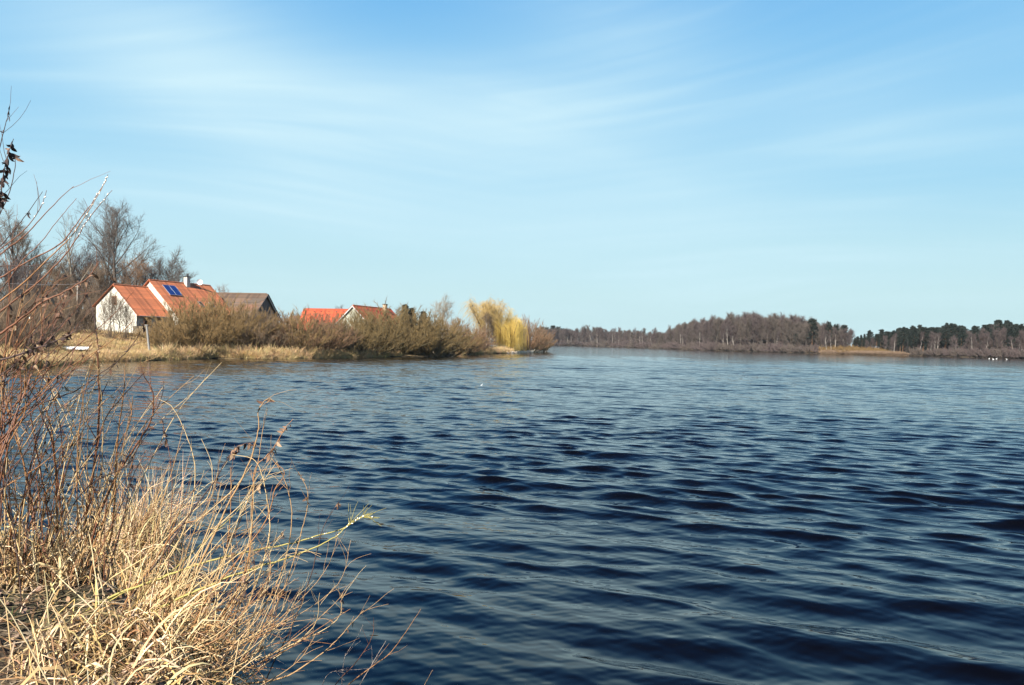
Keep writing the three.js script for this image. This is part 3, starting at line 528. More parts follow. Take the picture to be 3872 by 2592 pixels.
  for (let px = 3440; px < 3990; px += R.r(10, 16)) wood('wood_bush', 'dark brown bush under the first evergreens', 'undergrowth of the evergreen wood', FARBUSH[n++ % 2], px, R.r(9, 26), 1312 + R.r(-8, 8), [bark.dark, twigs.purple], R.r(1.0, 1.5));
  for (let px = 2040; px < 3080; px += R.r(10, 16)) wood('wood_bush', 'dark bush between the trunks of the bare woods', 'undergrowth of the bare woods', FARBUSH[n++ % 2], px, R.r(8, 26), lerpTop([[2040, 1284], [2500, 1290], [2700, 1290], [3080, 1300]], px) + R.r(-8, 8), [bark.dark, twigs.purple], R.r(1.0, 1.5));
  for (let px = 3060; px < 3400; px += R.r(9, 15)) for (const back of [7, 12]) wood('willow_scrub', 'olive willow scrub behind the pale reed spit', 'scrub behind the reed spit', FARBUSH[n++ % 2], px, back, lerpTop([[3050, 1318], [3120, 1312], [3200, 1310], [3280, 1315], [3340, 1322], [3400, 1334]], px) + R.r(-3, 4), [bark.olive, twigs.olive], R.r(1.0, 1.4));
  // the deep of the woods: one mass nobody could count
  const deep = (list, geoA, geoB, matA, matB, name, label) => { for (const [geo, mat, nm] of [[geoA, matA, name + '_trunks'], [geoB, matB, name]]) { const im = new THREE.InstancedMesh(geo, mat, list.length); list.forEach((m, k) => im.setMatrixAt(k, m)); im.name = numbered(nm); im.userData = { kind: 'stuff', label }; scene.add(im); } };
  for (const p of [FAR[3], FAR[0], PINE[0]]) p.tall = tallOf(p);
  const mats = (count, lo, hi, tops, H, b0, b1, w) => Array.from({ length: count }, () => { const px = R.r(lo, hi), [x, z] = seat(px, R.r(b0, b1)), h = heightTo(px, lerpTop(tops, px) + R.r(4, 26), x, z), s = h / H; return new THREE.Matrix4().compose(V(x, groundHeight(x, z), z), new THREE.Quaternion().setFromAxisAngle(UPV, R() * 6.283), V(s * w, s, s * w)); });
  deep(mats(240, 2030, 2540, topsFar, FAR[3].tall, 14, 60, 1.2), FAR[3].wood, FAR[3].crown, bark.grey, twigs.purple, 'far_shore_wood', 'deep rows of the purplish wood on the far shore');
  deep(mats(300, 2520, 3190, topsIsle, FAR[0].tall, 18, 70, 1.1), FAR[0].wood, FAR[0].crown, bark.dark, twigs.grey, 'promontory_wood', 'deep rows of the bare promontory wood');
  deep(mats(280, 3300, 4000, topsPine, PINE[0].tall, 24, 80, 1.3), PINE[0].wood, PINE[0].crown, bark.pine, needles.pine, 'evergreen_wood', 'deep rows of the dark evergreen wood');
  console.log('woods', n);
}

// ------------------------------------------------------------------ houses
const box = (w, h, d, x = 0, y = 0, z = 0) => new THREE.BoxGeometry(w, h, d).translate(x, y, z);
const plasterMap = grain(256, (u, v) => { const k = 205 + 62 * (tileFbm(u, v, 5, 5, 21) - 0.5) * 2; return [k, k * 0.985, k * 0.94]; });
const tileMap = (cr) => grain(256, (u, v) => { const col = Math.floor(u * 16), k = 205 + 50 * (hash2(col + 7, cr) - 0.5) + 60 * (tileFbm(u, v, 16, 3, cr) - 0.5); return [clamp(k, 60, 255), clamp(k * 0.98, 60, 255), clamp(k * 0.96, 50, 255)]; });
const tm1 = tileMap(31), boardMap = grain(256, (u, v) => { const k = 190 + 110 * (tileFbm(u * 1, v * 0.12, 40, 3, 61) - 0.5); return [k, k * 0.97, k * 0.95]; });
const M = {
  plaster: std(0.72, 0.72, 0.69, 0.9, { map: plasterMap }), plasterGrey: std(0.42, 0.44, 0.39, 0.92, { map: plasterMap }),
  tileOrange: [0, 1, 2].map((k) => std(0.52 + 0.075 * k, 0.178 + 0.02 * k, 0.08 + 0.006 * k, 0.8, { map: tm1 })), tileRed: [0, 1, 2].map((k) => std(0.48 + 0.07 * k, 0.075 + 0.01 * k, 0.026, 0.78, { map: tm1 })),
  tileOld: [0, 1, 2].map((k) => std(0.115 + 0.026 * k, 0.076 + 0.016 * k, 0.053 + 0.012 * k, 0.92, { map: tm1 })), tileMossy: std(0.13, 0.10, 0.08, 0.95, { map: tm1 }), tileSalmon: std(0.24, 0.12, 0.08, 0.9, { map: tm1 }),
  glass: new THREE.MeshPhysicalMaterial({ color: 0x10141a, roughness: 0.08, ior: 1.5 }), wood: std(0.24, 0.105, 0.045, 0.7), woodDark: std(0.06, 0.04, 0.03, 0.8),
  board: [0, 1, 2, 3].map((k) => std(0.105 + 0.03 * k, 0.098 + 0.028 * k, 0.098 + 0.026 * k, 0.9, { map: boardMap })), trim: std(0.42, 0.42, 0.42, 0.8), zinc: std(0.30, 0.31, 0.32, 0.45, { metalness: 0.6 }), white: std(0.82, 0.82, 0.80, 0.5),
  panel: new THREE.MeshPhysicalMaterial({ color: new THREE.Color().setRGB(0.012, 0.028, 0.12), roughness: 0.12, clearcoat: 1, clearcoatRoughness: 0.03 }), alu: std(0.55, 0.56, 0.58, 0.35, { metalness: 0.8 }), brickWork: std(0.42, 0.30, 0.20, 0.9), tan: std(0.33, 0.25, 0.15, 0.9), black: std(0.03, 0.03, 0.03, 0.6),
};
M.panel.color.setRGB(0.012, 0.028, 0.12);
function slope(parent, name, a, b, z0, z1, mats, R, over = 0.35, odd) { // courses of tiles from eave a=[x,y] to ridge b, along z
  const g = new THREE.Group(); g.name = name; parent.add(g);
  const dx = b[0] - a[0], dy = b[1] - a[1], L = Math.hypot(dx, dy), ux = dx / L, uy = dy / L, n = Math.round((L + over) / 0.34), len = Math.abs(z1 - z0) + 0.4, geo = box(0.40, 0.035, len), ang = Math.atan2(uy, ux);
  { const uv = geo.attributes.uv, p = geo.attributes.position; for (let k = 0; k < uv.count; k++) uv.setXY(k, p.getZ(k) / 3.2, p.getX(k) / 1.1); }
  for (let k = 0; k < n; k++) {
    const t = -over + (k + 0.5) * (L + over) / n, m = part('tile_course', geo, odd ? odd(k / n, R) : R.pick(mats), g), nx = -uy * Math.sign(ux), ny = Math.abs(ux);
    m.position.set(a[0] + ux * t + nx * 0.09, a[1] + uy * t + ny * 0.09, (z0 + z1) / 2 + R.r(-0.02, 0.02)); m.rotation.z = ang + (ux > 0 ? -0.07 : 0.07) * -1;
  }
  return g;
}
function pentagon(w0, w1, e0, e1, ridge, len) {
  const s = new THREE.Shape([new THREE.Vector2(w0, -0.8), new THREE.Vector2(w1, -0.8), new THREE.Vector2(w1, e1), new THREE.Vector2(0, ridge), new THREE.Vector2(w0, e0)]);
  return new THREE.ExtrudeGeometry(s, { depth: len, bevelEnabled: false }).translate(0, 0, -len);
}
function window_(parent, w, h, pos, turn = 0, frame = M.wood) {
  const g = new THREE.Group(); g.name = 'window'; g.position.set(...pos); g.rotation.y = turn; parent.add(g);
  part('frame', mergeGeometries([box(0.09, h + 0.18, 0.1, -w / 2 - 0.045), box(0.09, h + 0.18, 0.1, w / 2 + 0.045), box(w, 0.09, 0.1, 0, h / 2 + 0.045), box(w, 0.09, 0.1, 0, -h / 2 - 0.045), box(0.06, h, 0.06)]), frame, g);
  part('pane', box(w, h, 0.03, 0, 0, -0.015), M.glass, g);
}
{ // white farmhouse: low wing with gable to the lake, taller wing behind it
  const R = rng(900), O = at(430, 1200, 100), y0 = 3.25, turn = -Math.atan2(0.40, 0.92);
  const h = thing('farmhouse', 'white farmhouse with orange tiled roofs and solar panels', 'house', [O.x, y0, O.z], turn);
  const wA = [-3.25, 4.0], eA = [3.25, 2.15], rA = 5.75, LA = 5.2, wB = [-4.2, 5.3], eB = [2.9, 1.9], rB = 6.75, LB = 10.5, xb = 0.35;
  part('wall', pentagon(wA[0], wA[1], eA[0], eA[1], rA, LA), M.plaster, h);
  const bB = part('wall', pentagon(wB[0], wB[1], eB[0], eB[1], rB, LB), M.plaster, h); bB.position.set(xb, 0, -LA); bB.userData.label = 'taller rear wing wall';
  slope(h, 'roof_slope', [wA[1] + 0.15, eA[1] - 0.06], [0, rA], 0.12, -LA, M.tileOrange, R);
  slope(h, 'roof_slope', [wA[0] - 0.1, eA[0] - 0.06], [0, rA], 0.12, -LA, M.tileOrange, R);
  slope(h, 'roof_slope', [wB[1] + xb + 0.15, eB[1] - 0.06], [xb, rB], -LA + 0.12, -LA - LB - 0.1, M.tileOrange, R);
  slope(h, 'roof_slope', [wB[0] + xb - 0.1, eB[0] - 0.06], [xb, rB], -LA + 0.12, -LA - LB - 0.1, M.tileOrange, R);
  for (const [x, y, z0, z1] of [[0, rA + 0.13, 0.2, -LA], [xb, rB + 0.13, -LA + 0.2, -LA - LB - 0.2]]) { const g = new THREE.CylinderGeometry(0.12, 0.12, Math.abs(z1 - z0), 8, 1, false, 0, Math.PI).rotateX(Math.PI / 2).rotateZ(Math.PI / 2); const m = part('ridge_tile', g, M.tileOrange[0], h); m.position.set(x, y, (z0 + z1) / 2); m.rotation.z = 0; }
  window_(h, 0.62, 0.95, [0.05, 3.85, 0.03]);
  part('gutter', new THREE.CylinderGeometry(0.07, 0.07, LA, 8).rotateX(Math.PI / 2).translate(wA[1] + 0.45, eA[1] - 0.28, -LA / 2), M.zinc, h);
  window_(h, 0.9, 0.9, [wA[1] + 0.03, 1.15, -1.6], Math.PI / 2); window_(h, 0.9, 0.9, [wA[1] + 0.03, 1.15, -3.6], Math.PI / 2);
  const door = part('door', box(0.08, 2.0, 1.0, wB[1] + xb + 0.04, 0.75, -LA - 1.2), M.wood, h); part('handle', box(0.05, 0.05, 0.14, wB[1] + xb + 0.1, 0.8, -LA - 0.85), M.zinc, door);
  window_(h, 1.1, 1.0, [wB[1] + xb + 0.03, 0.95, -LA - 3.2], Math.PI / 2, M.white); window_(h, 1.1, 1.0, [wB[1] + xb + 0.03, 0.95, -LA - 5.6], Math.PI / 2, M.white);
  // things fixed on the tall wing's lake side slope
  const sx = wB[1] - 0, sy = eB[1] - rB, sl = Math.hypot(sx, sy), onRoof = (f, z, lift) => [xb + sx * f - sy / sl * lift, rB + sy * f + sx / sl * lift, z], tilt = Math.atan2(sy, sx);
  for (const z of [-LA - 1.75, -LA - 2.85]) { const p = part('solar_panel', box(1.95, 0.06, 1.0), M.panel, h); p.position.set(...onRoof(0.27, z, 0.26)); p.rotation.z = tilt; part('panel_frame', mergeGeometries([box(2.0, 0.07, 0.035, 0, 0, 0.515), box(2.0, 0.07, 0.035, 0, 0, -0.515), box(0.035, 0.07, 0.995, 1.0), box(0.035, 0.07, 0.995, -1.0)]), M.alu, p); }
  for (const z of [-LA - 5.6, -LA - 7.6]) { const p = part('skylight', box(1.0, 0.10, 0.6), M.zinc, h); p.position.set(...onRoof(0.62, z, 0.22)); p.rotation.z = tilt; part('pane', box(0.8, 0.03, 0.45, 0, 0.055, 0), M.glass, p); }
  const ch = part('chimney', box(0.62, 1.5, 0.62, xb + 0.35, rB + 0.25, -LA - 6.0), M.plaster, h); part('chimney_cap', mergeGeometries([box(0.74, 0.08, 0.74, xb + 0.35, rB + 1.04, -LA - 6.0), new THREE.CylinderGeometry(0.13, 0.16, 0.35, 10).translate(xb + 0.35, rB + 1.25, -LA - 6.0)]), M.black, ch);
  const dishPts = Array.from({ length: 8 }, (_, k) => new THREE.Vector2(k / 7 * 0.42, (k / 7) ** 2 * 0.12)), dish = part('satellite_dish', new THREE.LatheGeometry(dishPts, 20).rotateX(Math.PI / 2), M.white, h);
  dish.position.set(xb + 0.75, rB + 0.42, -LA - 7.9); dish.rotation.y = 0.9; part('mast', new THREE.CylinderGeometry(0.03, 0.03, 1.0, 6).translate(0, -0.5, -0.05), M.zinc, dish);
}
{ // board fence of the yard, tan, before the eaves wall
  const p0 = at(502, 1215, 97.5), p1 = at(566, 1215, 98.2), f = thing('board_fence', 'low tan board fence beside the farmhouse gable corner', 'fence', [p0.x, groundHeight(p0.x, p0.z) - 0.1, p0.z], Math.atan2(-(p1.z - p0.z), p1.x - p0.x)), L = Math.hypot(p1.x - p0.x, p1.z - p0.z), geo = box(0.145, 1.3, 0.03, 0, 0.75, 0);
  for (let x = 0.08; x < L; x += 0.16) { const b = part('board', geo, M.tan, f); b.position.x = x; b.position.z = (x * 37 % 0.01); }
  for (const y of [0.45, 1.1]) part('rail', box(L, 0.09, 0.05, L / 2, y, -0.05), M.wood, f);
}
{ // old barn
  const R = rng(910), O = at(1005, 1115, 118), y0 = 3.0, h = thing('barn', 'old barn with mottled brown roof and dark boarded gable', 'barn', [O.x, y0, O.z], Math.PI / 2), r = O.y - y0, w = 6.9, e = r - 3.75, L = 17;
  part('wall', pentagon(-w + 0.35, w - 0.35, e, e, r - 0.15, L).translate(0, 0, -0.1), M.board[0], h);
  const odd = (f, RR) => RR() < 0.22 ? M.tileMossy : RR.pick(M.tileOld);
  slope(h, 'roof_slope', [-w, e], [0, r], 0.2, -L, M.tileOld, R, 0.3, odd); slope(h, 'roof_slope', [w, e], [0, r], 0.2, -L, M.tileOld, R, 0.3, odd);
  const rt = part('ridge_tile', new THREE.CylinderGeometry(0.13, 0.13, L + 0.3, 8, 1, false).rotateX(Math.PI / 2).translate(0, r + 0.1, -L / 2), M.tileOld[1], h);
  for (const [z, f, n, m] of [[-1.3, 0.30, 5, M.tileSalmon], [-0.9, 0.62, 4, M.tileMossy], [-3.0, 0.25, 3, M.tileSalmon], [-5.2, 0.55, 3, M.tileMossy]]) for (let k = 0; k < n; k++) { const t = part('repair_tile', box(0.36, 0.05, R.r(1.2, 2.6)), m, h), ff = f + k * 0.045; t.position.set(-w * (1 - ff), e + (r - e) * ff + 0.15, z + R.r(-0.4, 0.4)); t.rotation.z = Math.atan2(r - e, w); }
  for (let x = -w + 0.45; x < w - 0.4; x += 0.235) { const top = e + (r - e) * (1 - Math.abs(x) / w) - 0.28, b = part('gable_board', box(0.215, top + 0.6, 0.035, 0, (top - 0.6) / 2, 0), R.pick(M.board), h); b.position.set(x, 0, R.r(-0.055, -0.035)); b.userData = {}; }
  for (const s of [-1, 1]) { const L2 = Math.hypot(w + 0.3, (r - e) * (1 + 0.3 / w)), v = part('verge_board', box(L2, 0.22, 0.05), M.trim, h); v.position.set(s * (w + 0.3) / 2, r - (r - e) * (w + 0.3) / w / 2 - 0.06, 0.24); v.rotation.z = -s * Math.atan2(r - e, w); }
}
{ // long red roof
  const R = rng(920), O = at(1156, 1171, 140), y0 = 2.6, h = thing('red_roofed_house', 'long house with bright red tiled roof half hidden by bushes', 'house', [O.x, y0, O.z], Math.PI / 2), r = O.y - y0, w = 4.4, e = r - 3.6, L = 13;
  h.rotation.y = -Math.PI / 2; const Z = -1; // gable faces away to the west; the ridge runs east
  part('wall', pentagon(-w, w, e, e, r - 0.1, L), M.plasterGrey, h);
  slope(h, 'roof_slope', [-w, e], [0, r], 0.25, -L, M.tileRed, R); slope(h, 'roof_slope', [w, e], [0, r], 0.25, -L, M.tileRed, R);
  part('ridge_tile', new THREE.CylinderGeometry(0.12, 0.12, L, 8).rotateX(Math.PI / 2).translate(0, r + 0.12, -L / 2), M.tileRed[0], h);
  for (let k = 0; k < 5; k++) for (const s of [1]) { const p = part('roof_vent', box(0.14, 0.10, 0.22), M.black, h); p.position.set(s * 0.62, r - 0.62 * (r - e) / w + 0.18, -1.6 - k * 1.35); p.rotation.z = -s * Math.atan2(r - e, w); }
  const q = at(1104, 1196, 139), l = thing('low_outbuilding', 'low outbuilding with dull red roof beside the long red roof', 'shed', [q.x, y0, q.z], -Math.PI / 2), r2 = q.y - y0;
  part('wall', pentagon(-2.6, 2.6, r2 - 1.9, r2 - 1.9, r2 - 0.1, 4.2), M.plasterGrey, l); slope(l, 'roof_slope', [2.6, r2 - 1.9], [0, r2], 0.15, -4.2, M.tileOld, R); slope(l, 'roof_slope', [-2.6, r2 - 1.9], [0, r2], 0.15, -4.2, M.tileOld, R);
}
{ // gable house with chimney
  const R = rng(930), O = at(1335, 1158, 130), y0 = 2.4, h = thing('gabled_house', 'house with pale gable, red roof and brick chimney', 'house', [O.x, y0, O.z], -Math.atan2(0.28, 0.96)), r = O.y - y0, w = 3.7, e = r - 3.6, L = 14.5;
  part('wall', pentagon(-w, w, e, e, r - 0.12, L), M.plasterGrey, h);
  slope(h, 'roof_slope', [w, e], [0, r], 0.15, -L, M.tileRed, R); slope(h, 'roof_slope', [-w, e], [0, r], 0.15, -L, M.tileRed, R);
  part('ridge_tile', new THREE.CylinderGeometry(0.12, 0.12, L + 0.1, 8).rotateX(Math.PI / 2).translate(0, r + 0.12, -L / 2), M.tileRed[0], h);
  for (const s of [-1, 1]) { const v = part('verge_board', box(Math.hypot(w, r - e) + 0.2, 0.16, 0.05), M.trim, h); v.position.set(s * w / 2, (r + e) / 2 - 0.04, 0.3); v.rotation.z = -s * Math.atan2(r - e, w); }
  const ch = part('chimney', box(0.6, 1.5, 0.6, 0.45, r + 0.05, -11.2), M.brickWork, h); part('chimney_cap', box(0.76, 0.1, 0.76, 0.45, r + 0.85, -11.2), M.black, ch);
}
// ------------------------------------------------------------------ small things on the village bank
{ const b = at(566, 1322, 88), t = at(553.6, 1231, 88), y = groundHeight(b.x, b.z), p = thing('leaning_post', 'grey weathered post leaning on the grassy bank', 'post', [b.x, y - 0.2, b.z]), g = new Geo();
  g.tube([V(0, 0, 0), V((t.x - b.x) / 2, (t.y - y) / 2, 0), V(t.x - b.x, t.y - y + 0.2, 0)], [0.13, 0.12, 0.11], 8, true); part('shaft', g.build(), std(0.22, 0.21, 0.195, 0.85), p); part('cap', box(0.34, 0.12, 0.34, t.x - b.x, t.y - y + 0.22, 0), std(0.2, 0.19, 0.18), p); }
{ const q = at(290, 1205, 104), y = groundHeight(q.x, q.z), top = at(288, 1074, 104).y - y, p = thing('utility_pole', 'pale wooden utility pole at the edge of the thicket', 'pole', [q.x, y - 0.3, q.z]); part('shaft', new THREE.CylinderGeometry(0.07, 0.10, top + 0.3, 10).translate(0, (top + 0.3) / 2, 0), std(0.30, 0.27, 0.23, 0.85), p); part('crossarm', box(0.7, 0.07, 0.07, 0, top - 0.05, 0), std(0.3, 0.27, 0.22), p);
  const a = V(q.x, y + top, q.z), b = at(-60, 1064, 96), pts = Array.from({ length: 13 }, (_, k) => { const t = k / 12, v = a.clone().lerp(b, t); v.y -= 0.5 * 4 * t * (1 - t) * 0.5; return v.sub(a); }), g = new Geo(); g.tube(pts, pts.map(() => 0.009), 4); const w = thing('power_line', 'thin pale cable running from the utility pole into the thicket', 'cable', a); part('cable', g.build(), std(0.55, 0.55, 0.55, 0.5), w); }
function hull(len, wid, dep, flip) { // boat shell
  const P = [], I = [], nu = 15, nv = 9;
  for (let i = 0; i < nu; i++) for (let j = 0; j < nv; j++) { const s = i / (nu - 1) * 2 - 1, a = (j / (nv - 1) - 0.5) * Math.PI, w = wid / 2 * Math.pow(Math.max(0, 1 - Math.pow(Math.abs(s), s > 0 ? 2.2 : 4)), 0.7) + 0.02, d = dep * (0.75 + 0.25 * s * s); P.push(s * len / 2, flip ? d * Math.cos(a) : -d * Math.cos(a) + dep, Math.sin(a) * w); }
  for (let i = 0; i < nu - 1; i++) for (let j = 0; j < nv - 1; j++) { const a = i * nv + j, b = a + 1, c = a + nv, d = c + 1; I.push(a, b, c, b, d, c); }
  const g = new THREE.BufferGeometry(); g.setAttribute('position', new THREE.Float32BufferAttribute(P, 3)); g.setIndex(I); g.computeVertexNormals(); return g;
}
{ const q = at(268, 1310, 80), b = thing('upturned_boat', 'long white boat lying upside down on the straw bank', 'boat', [q.x, groundHeight(q.x, q.z) + 0.22, q.z], 0.05); part('hull', hull(3.5, 0.9, 0.28, true), M.white, b); part('keel', box(3.0, 0.07, 0.05, 0, 0.23, 0), M.white, b); }
{ const q = at(1955, 1322, 187), b = thing('rowing_boat', 'dark rowing boat pulled up below the weeping willow', 'boat', [q.x, groundHeight(q.x, q.z) + 0.15, q.z], 0.2); part('hull', hull(3.4, 1.2, 0.5, false), std(0.05, 0.05, 0.07, 0.6), b); for (const x of [-0.7, 0.5]) part('thwart', box(0.25, 0.04, 1.0, x, 0.4, 0), std(0.12, 0.09, 0.06), b); }
{ // white garden things by the house
  const q = at(324, 1208, 104), t = thing('garden_bench', 'white garden bench beside the gable wall', 'bench', [q.x, groundHeight(q.x, q.z) + 0.1, q.z], -0.3); part('seat', box(1.5, 0.05, 0.45, 0, 0.45, 0), M.white, t); for (const y of [0.7, 0.9]) part('backrest', box(1.5, 0.12, 0.04, 0, y, -0.2), M.white, t); for (const x of [-0.65, 0.65]) for (const z of [-0.18, 0.18]) part('leg', box(0.07, 0.5, 0.07, x, 0.2, z), M.white, t);
  const c = at(208, 1231, 96), k = thing('water_container', 'small white water container in the garden scrub', 'container', [c.x, groundHeight(c.x, c.z), c.z], 0.2); part('tank', new THREE.CylinderGeometry(0.28, 0.3, 0.75, 16).translate(0, 0.42, 0), M.white, k); part('lid', new THREE.CylinderGeometry(0.16, 0.2, 0.08, 14).translate(0, 0.84, 0), M.white, k);
}
// stones of the point
{ const R = rng(940), geos = [0, 1, 2, 3].map((s) => { const g = new THREE.IcosahedronGeometry(1, 2), p = g.attributes.position; for (let k = 0; k < p.count; k++) { const v = V(p.getX(k), p.getY(k), p.getZ(k)), f = 0.78 + 0.5 * fbm(v.x * 1.3 + s * 9 + v.z, v.y * 1.3 + v.z * 1.1, 3); p.setXYZ(k, v.x * f * 1.15, v.y * f * 0.75, v.z * f); } g.computeVertexNormals(); return g; });
  const mats = [std(0.50, 0.42, 0.31, 0.92), std(0.40, 0.33, 0.25, 0.92), std(0.58, 0.50, 0.38, 0.92), std(0.30, 0.17, 0.11, 0.92)];
  for (let k = 0; k < 26; k++) { const px = mixn(1912, 2060, (k + R()) / 26), d = shoreAt(leftShore, px) + R.r(-0.3, 1.2), [x, z] = spot(px, d), m = new THREE.Mesh(R.pick(geos), mats[k === 24 ? 3 : Math.floor(R() * 3)]); m.name = numbered('boulder'); m.position.set(x, Math.max(0.12, groundHeight(x, z) + 0.12), z); m.rotation.set(R.g() * 0.2, R() * 6.28, R.g() * 0.2); m.scale.setScalar(R.r(0.38, 0.72)); m.userData = { label: k === 24 ? 'rusty brown stone at the outer end of the stony point' : 'pale tan stone lining the water edge of the point', category: 'stone', group: 'stones of the point' }; scene.add(m); }
}
// water birds
function bird(px, py, label, scale, turn, onLand) {
  const p = onLand ? at(px, py, onLand) : onPlane(px, py, 0.0), g = new Geo(), b = new THREE.Mesh(new THREE.BufferGeometry(), M.white), pts = [V(-0.42, 0.16, 0), V(-0.30, 0.13, 0), V(-0.1, 0.10, 0), V(0.12, 0.12, 0), V(0.27, 0.19, 0), V(0.33, 0.32, 0), V(0.34, 0.46, 0), V(0.38, 0.52, 0), V(0.45, 0.52, 0), V(0.52, 0.5, 0)];
  g.tube(pts, [0.01, 0.08, 0.15, 0.16, 0.10, 0.05, 0.045, 0.06, 0.045, 0.008], 9); b.geometry = g.build(); b.name = numbered('water_bird'); b.position.copy(p); if (onLand) b.position.y = groundHeight(p.x, p.z) + 0.1; b.rotation.y = turn; b.scale.setScalar(scale); b.userData = { label, category: 'bird', group: 'white birds' }; scene.add(b);
}
for (const [x, y, t] of [[3741, 1358.2, 0.3], [3757, 1360, 2.8], [3769, 1358.5, 0.1], [3808, 1360, 3.3]]) bird(x, y, 'white water bird afloat below the evergreen wood', 0.55, t);
bird(1908, 1316, 'white bird standing on the shore by the weeping willow', 0.9, 1.2, 181); bird(1820, 1459, 'lone white speck of a bird on open water', 0.18, 0.6);

// ------------------------------------------------------------------ dry grass and reeds of the far banks
function strawTuft(seed, n, h, w) {
  const R = rng(seed), g = new Geo(true);
  for (let k = 0; k < n; k++) { const a = R() * 6.283, l = h * R.r(0.5, 1.2), d = V(Math.cos(a) * R.r(0.1, 0.8), 1, Math.sin(a) * R.r(0.1, 0.8)).normalize(), pts = path(R, V(R.g() * w, -0.05, R.g() * w), d, l, 3, 0.16, -0.14), t = R.r(0.72, 1.22); g.col = [t, t * R.r(0.93, 1.02), t * R.r(0.8, 1.05)]; g.ribbon(pts, [0.028, 0.026, 0.02, 0.004], V(R.g(), 0, R.g()).normalize()); }
  return g.build();
}
{ const R = rng(950), M1 = std(0.47, 0.35, 0.18, 0.9, { vertexColors: true }), tufts = [strawTuft(1, 34, 0.75, 0.28), strawTuft(2, 34, 0.95, 0.22), strawTuft(3, 40, 0.5, 0.4)], lists = [[], [], []], cols = [[], [], []];
  const add = (x, z, s, kind, tone) => { const y = groundHeight(x, z); if (y < -0.12) return; lists[kind].push(new THREE.Matrix4().compose(V(x, Math.max(y, -0.05), z), new THREE.Quaternion().setFromAxisAngle(UPV, R() * 6.283), V(s, s * R.r(0.75, 1.25), s))); const c = new THREE.Color(); c.setRGB(tone * R.r(0.85, 1.1), tone * R.r(0.83, 1.06), tone * R.r(0.75, 1.1)); cols[kind].push(c); };
  for (let k = 0; k < 5200; k++) { const px = R.r(-40, 1510), d = shoreAt(leftShore, Math.max(px, -35)), back = Math.abs(R.g()) * 1.0 + 0.15, [x, z] = spot(px, d + back), dark = fbm(px * 0.02, 3, 3) > 0.6 && R() < 0.5; add(x, z, R.r(0.55, 1.05), Math.floor(R() * 3), dark ? 0.62 : 1.05); }
  for (let k = 0; k < 5200; k++) { const px = R.r(-40, 720), d = shoreAt(leftShore, Math.max(px, -35)), [x, z] = spot(px, d + 1 + R() * 17); add(x, z, R.r(0.7, 1.1), 2, R.r(0.72, 1.05)); }
  for (let k = 0; k < 60; k++) { const px = R.r(600, 1480), d = shoreAt(leftShore, px), [cx, cz] = spot(px, d + 0.7 + R() * 1.5); for (let q = 0; q < 10; q++) add(cx + R.g() * 0.35, cz + R.g() * 0.35, R.r(1.1, 1.7), 1, R.r(0.85, 1.1)); }
  for (let k = 0; k < 1300; k++) { const px = R.r(1735, 1935), d = shoreAt(leftShore, px), [x, z] = spot(px, d + 0.3 + R() * 3); add(x, z, R.r(0.8, 1.5), Math.floor(R() * 2), R.r(0.75, 1.05)); }
  for (let k = 0; k < 3200; k++) { const [x, z] = spot(R.r(-620, -30), R.r(60, 95)); if (shoreDistance(x, z) > 0.2) add(x, z, R.r(0.7, 1.1), 2, R.r(0.72, 1.05)); }
  tufts.forEach((g, k) => { const im = new THREE.InstancedMesh(g, M1, lists[k].length); lists[k].forEach((m, q) => { im.setMatrixAt(q, m); im.setColorAt(q, cols[k][q]); }); im.name = numbered('dry_grass'); im.userData = { kind: 'stuff', label: 'straw coloured dry grass on the village shore' }; scene.add(im); });
  // pale reed spit before the evergreen wood
  const reed = strawTuft(9, 46, 1.3, 0.35), ms = [], rc = []; for (let k = 0; k < 1500; k++) { const px = R.r(3106, 3428), [x, z] = spot(px, shoreAt(farShore, px) + R.r(0.2, 3.0)); if (px < 3160 && R() < 0.35) continue; ms.push(new THREE.Matrix4().compose(V(x, Math.max(0, groundHeight(x, z)), z), new THREE.Quaternion().setFromAxisAngle(UPV, R() * 6.283), V(1.3, R.r(0.7, 1.15), 1.3))); const c = new THREE.Color(); const t = R.r(0.7, 1.0); c.setRGB(t * 0.85, t * 0.80, t * 0.86); rc.push(c); }
  const im = new THREE.InstancedMesh(reed, std(0.33, 0.245, 0.155, 0.9, { vertexColors: true }), ms.length); ms.forEach((m, q) => { im.setMatrixAt(q, m); im.setColorAt(q, rc[q]); }); im.name = 'reed_belt'; im.userData = { kind: 'stuff', label: 'pale tan reed belt on the low spit' }; scene.add(im);
  console.log('straw', lists.map((l) => l.length));
}

// ------------------------------------------------------------------ the near bank: reeds, straw, shrubs
function onGround(px, py) { const r = ray(px, py); for (let t = 1.5; t < 14; t += 0.02) { const x = r.x * t, z = r.z * t, y = EYE + r.y * t; if (y < Math.max(0, groundHeight(x, z))) return V(x, y, z); } return V(r.x * 7, 0, r.z * 7); }
const strawMat = std(0.55, 0.405, 0.215, 0.85, { vertexColors: true });
const tones = [[1, 1, 1], [0.85, 0.8, 0.72], [1.12, 1.16, 1.3], [0.62, 0.52, 0.42], [0.95, 0.82, 0.6], [0.36, 0.27, 0.2], [1.16, 1.24, 1.5], [0.25, 0.17, 0.13]];
function stalk(R, p, d, len, kink, sag) {      // a dead stalk: rises, sags and may be broken over
  const n = 6, pts = [p.clone()], dir = d.clone(), q = p.clone(), kk = kink ? 1 + Math.floor(R() * 3) : -1;
  for (let k = 0; k < n; k++) { if (k === kk) { dir.x += R.g() * 1.1; dir.z += R.g() * 1.1; dir.y -= R.r(0.7, 1.6); } dir.y -= sag * (k + 1) * 0.12; dir.x += R.g() * 0.07; dir.z += R.g() * 0.07; dir.normalize(); q.addScaledVector(dir, len / n); pts.push(q.clone()); }
  return pts;
}
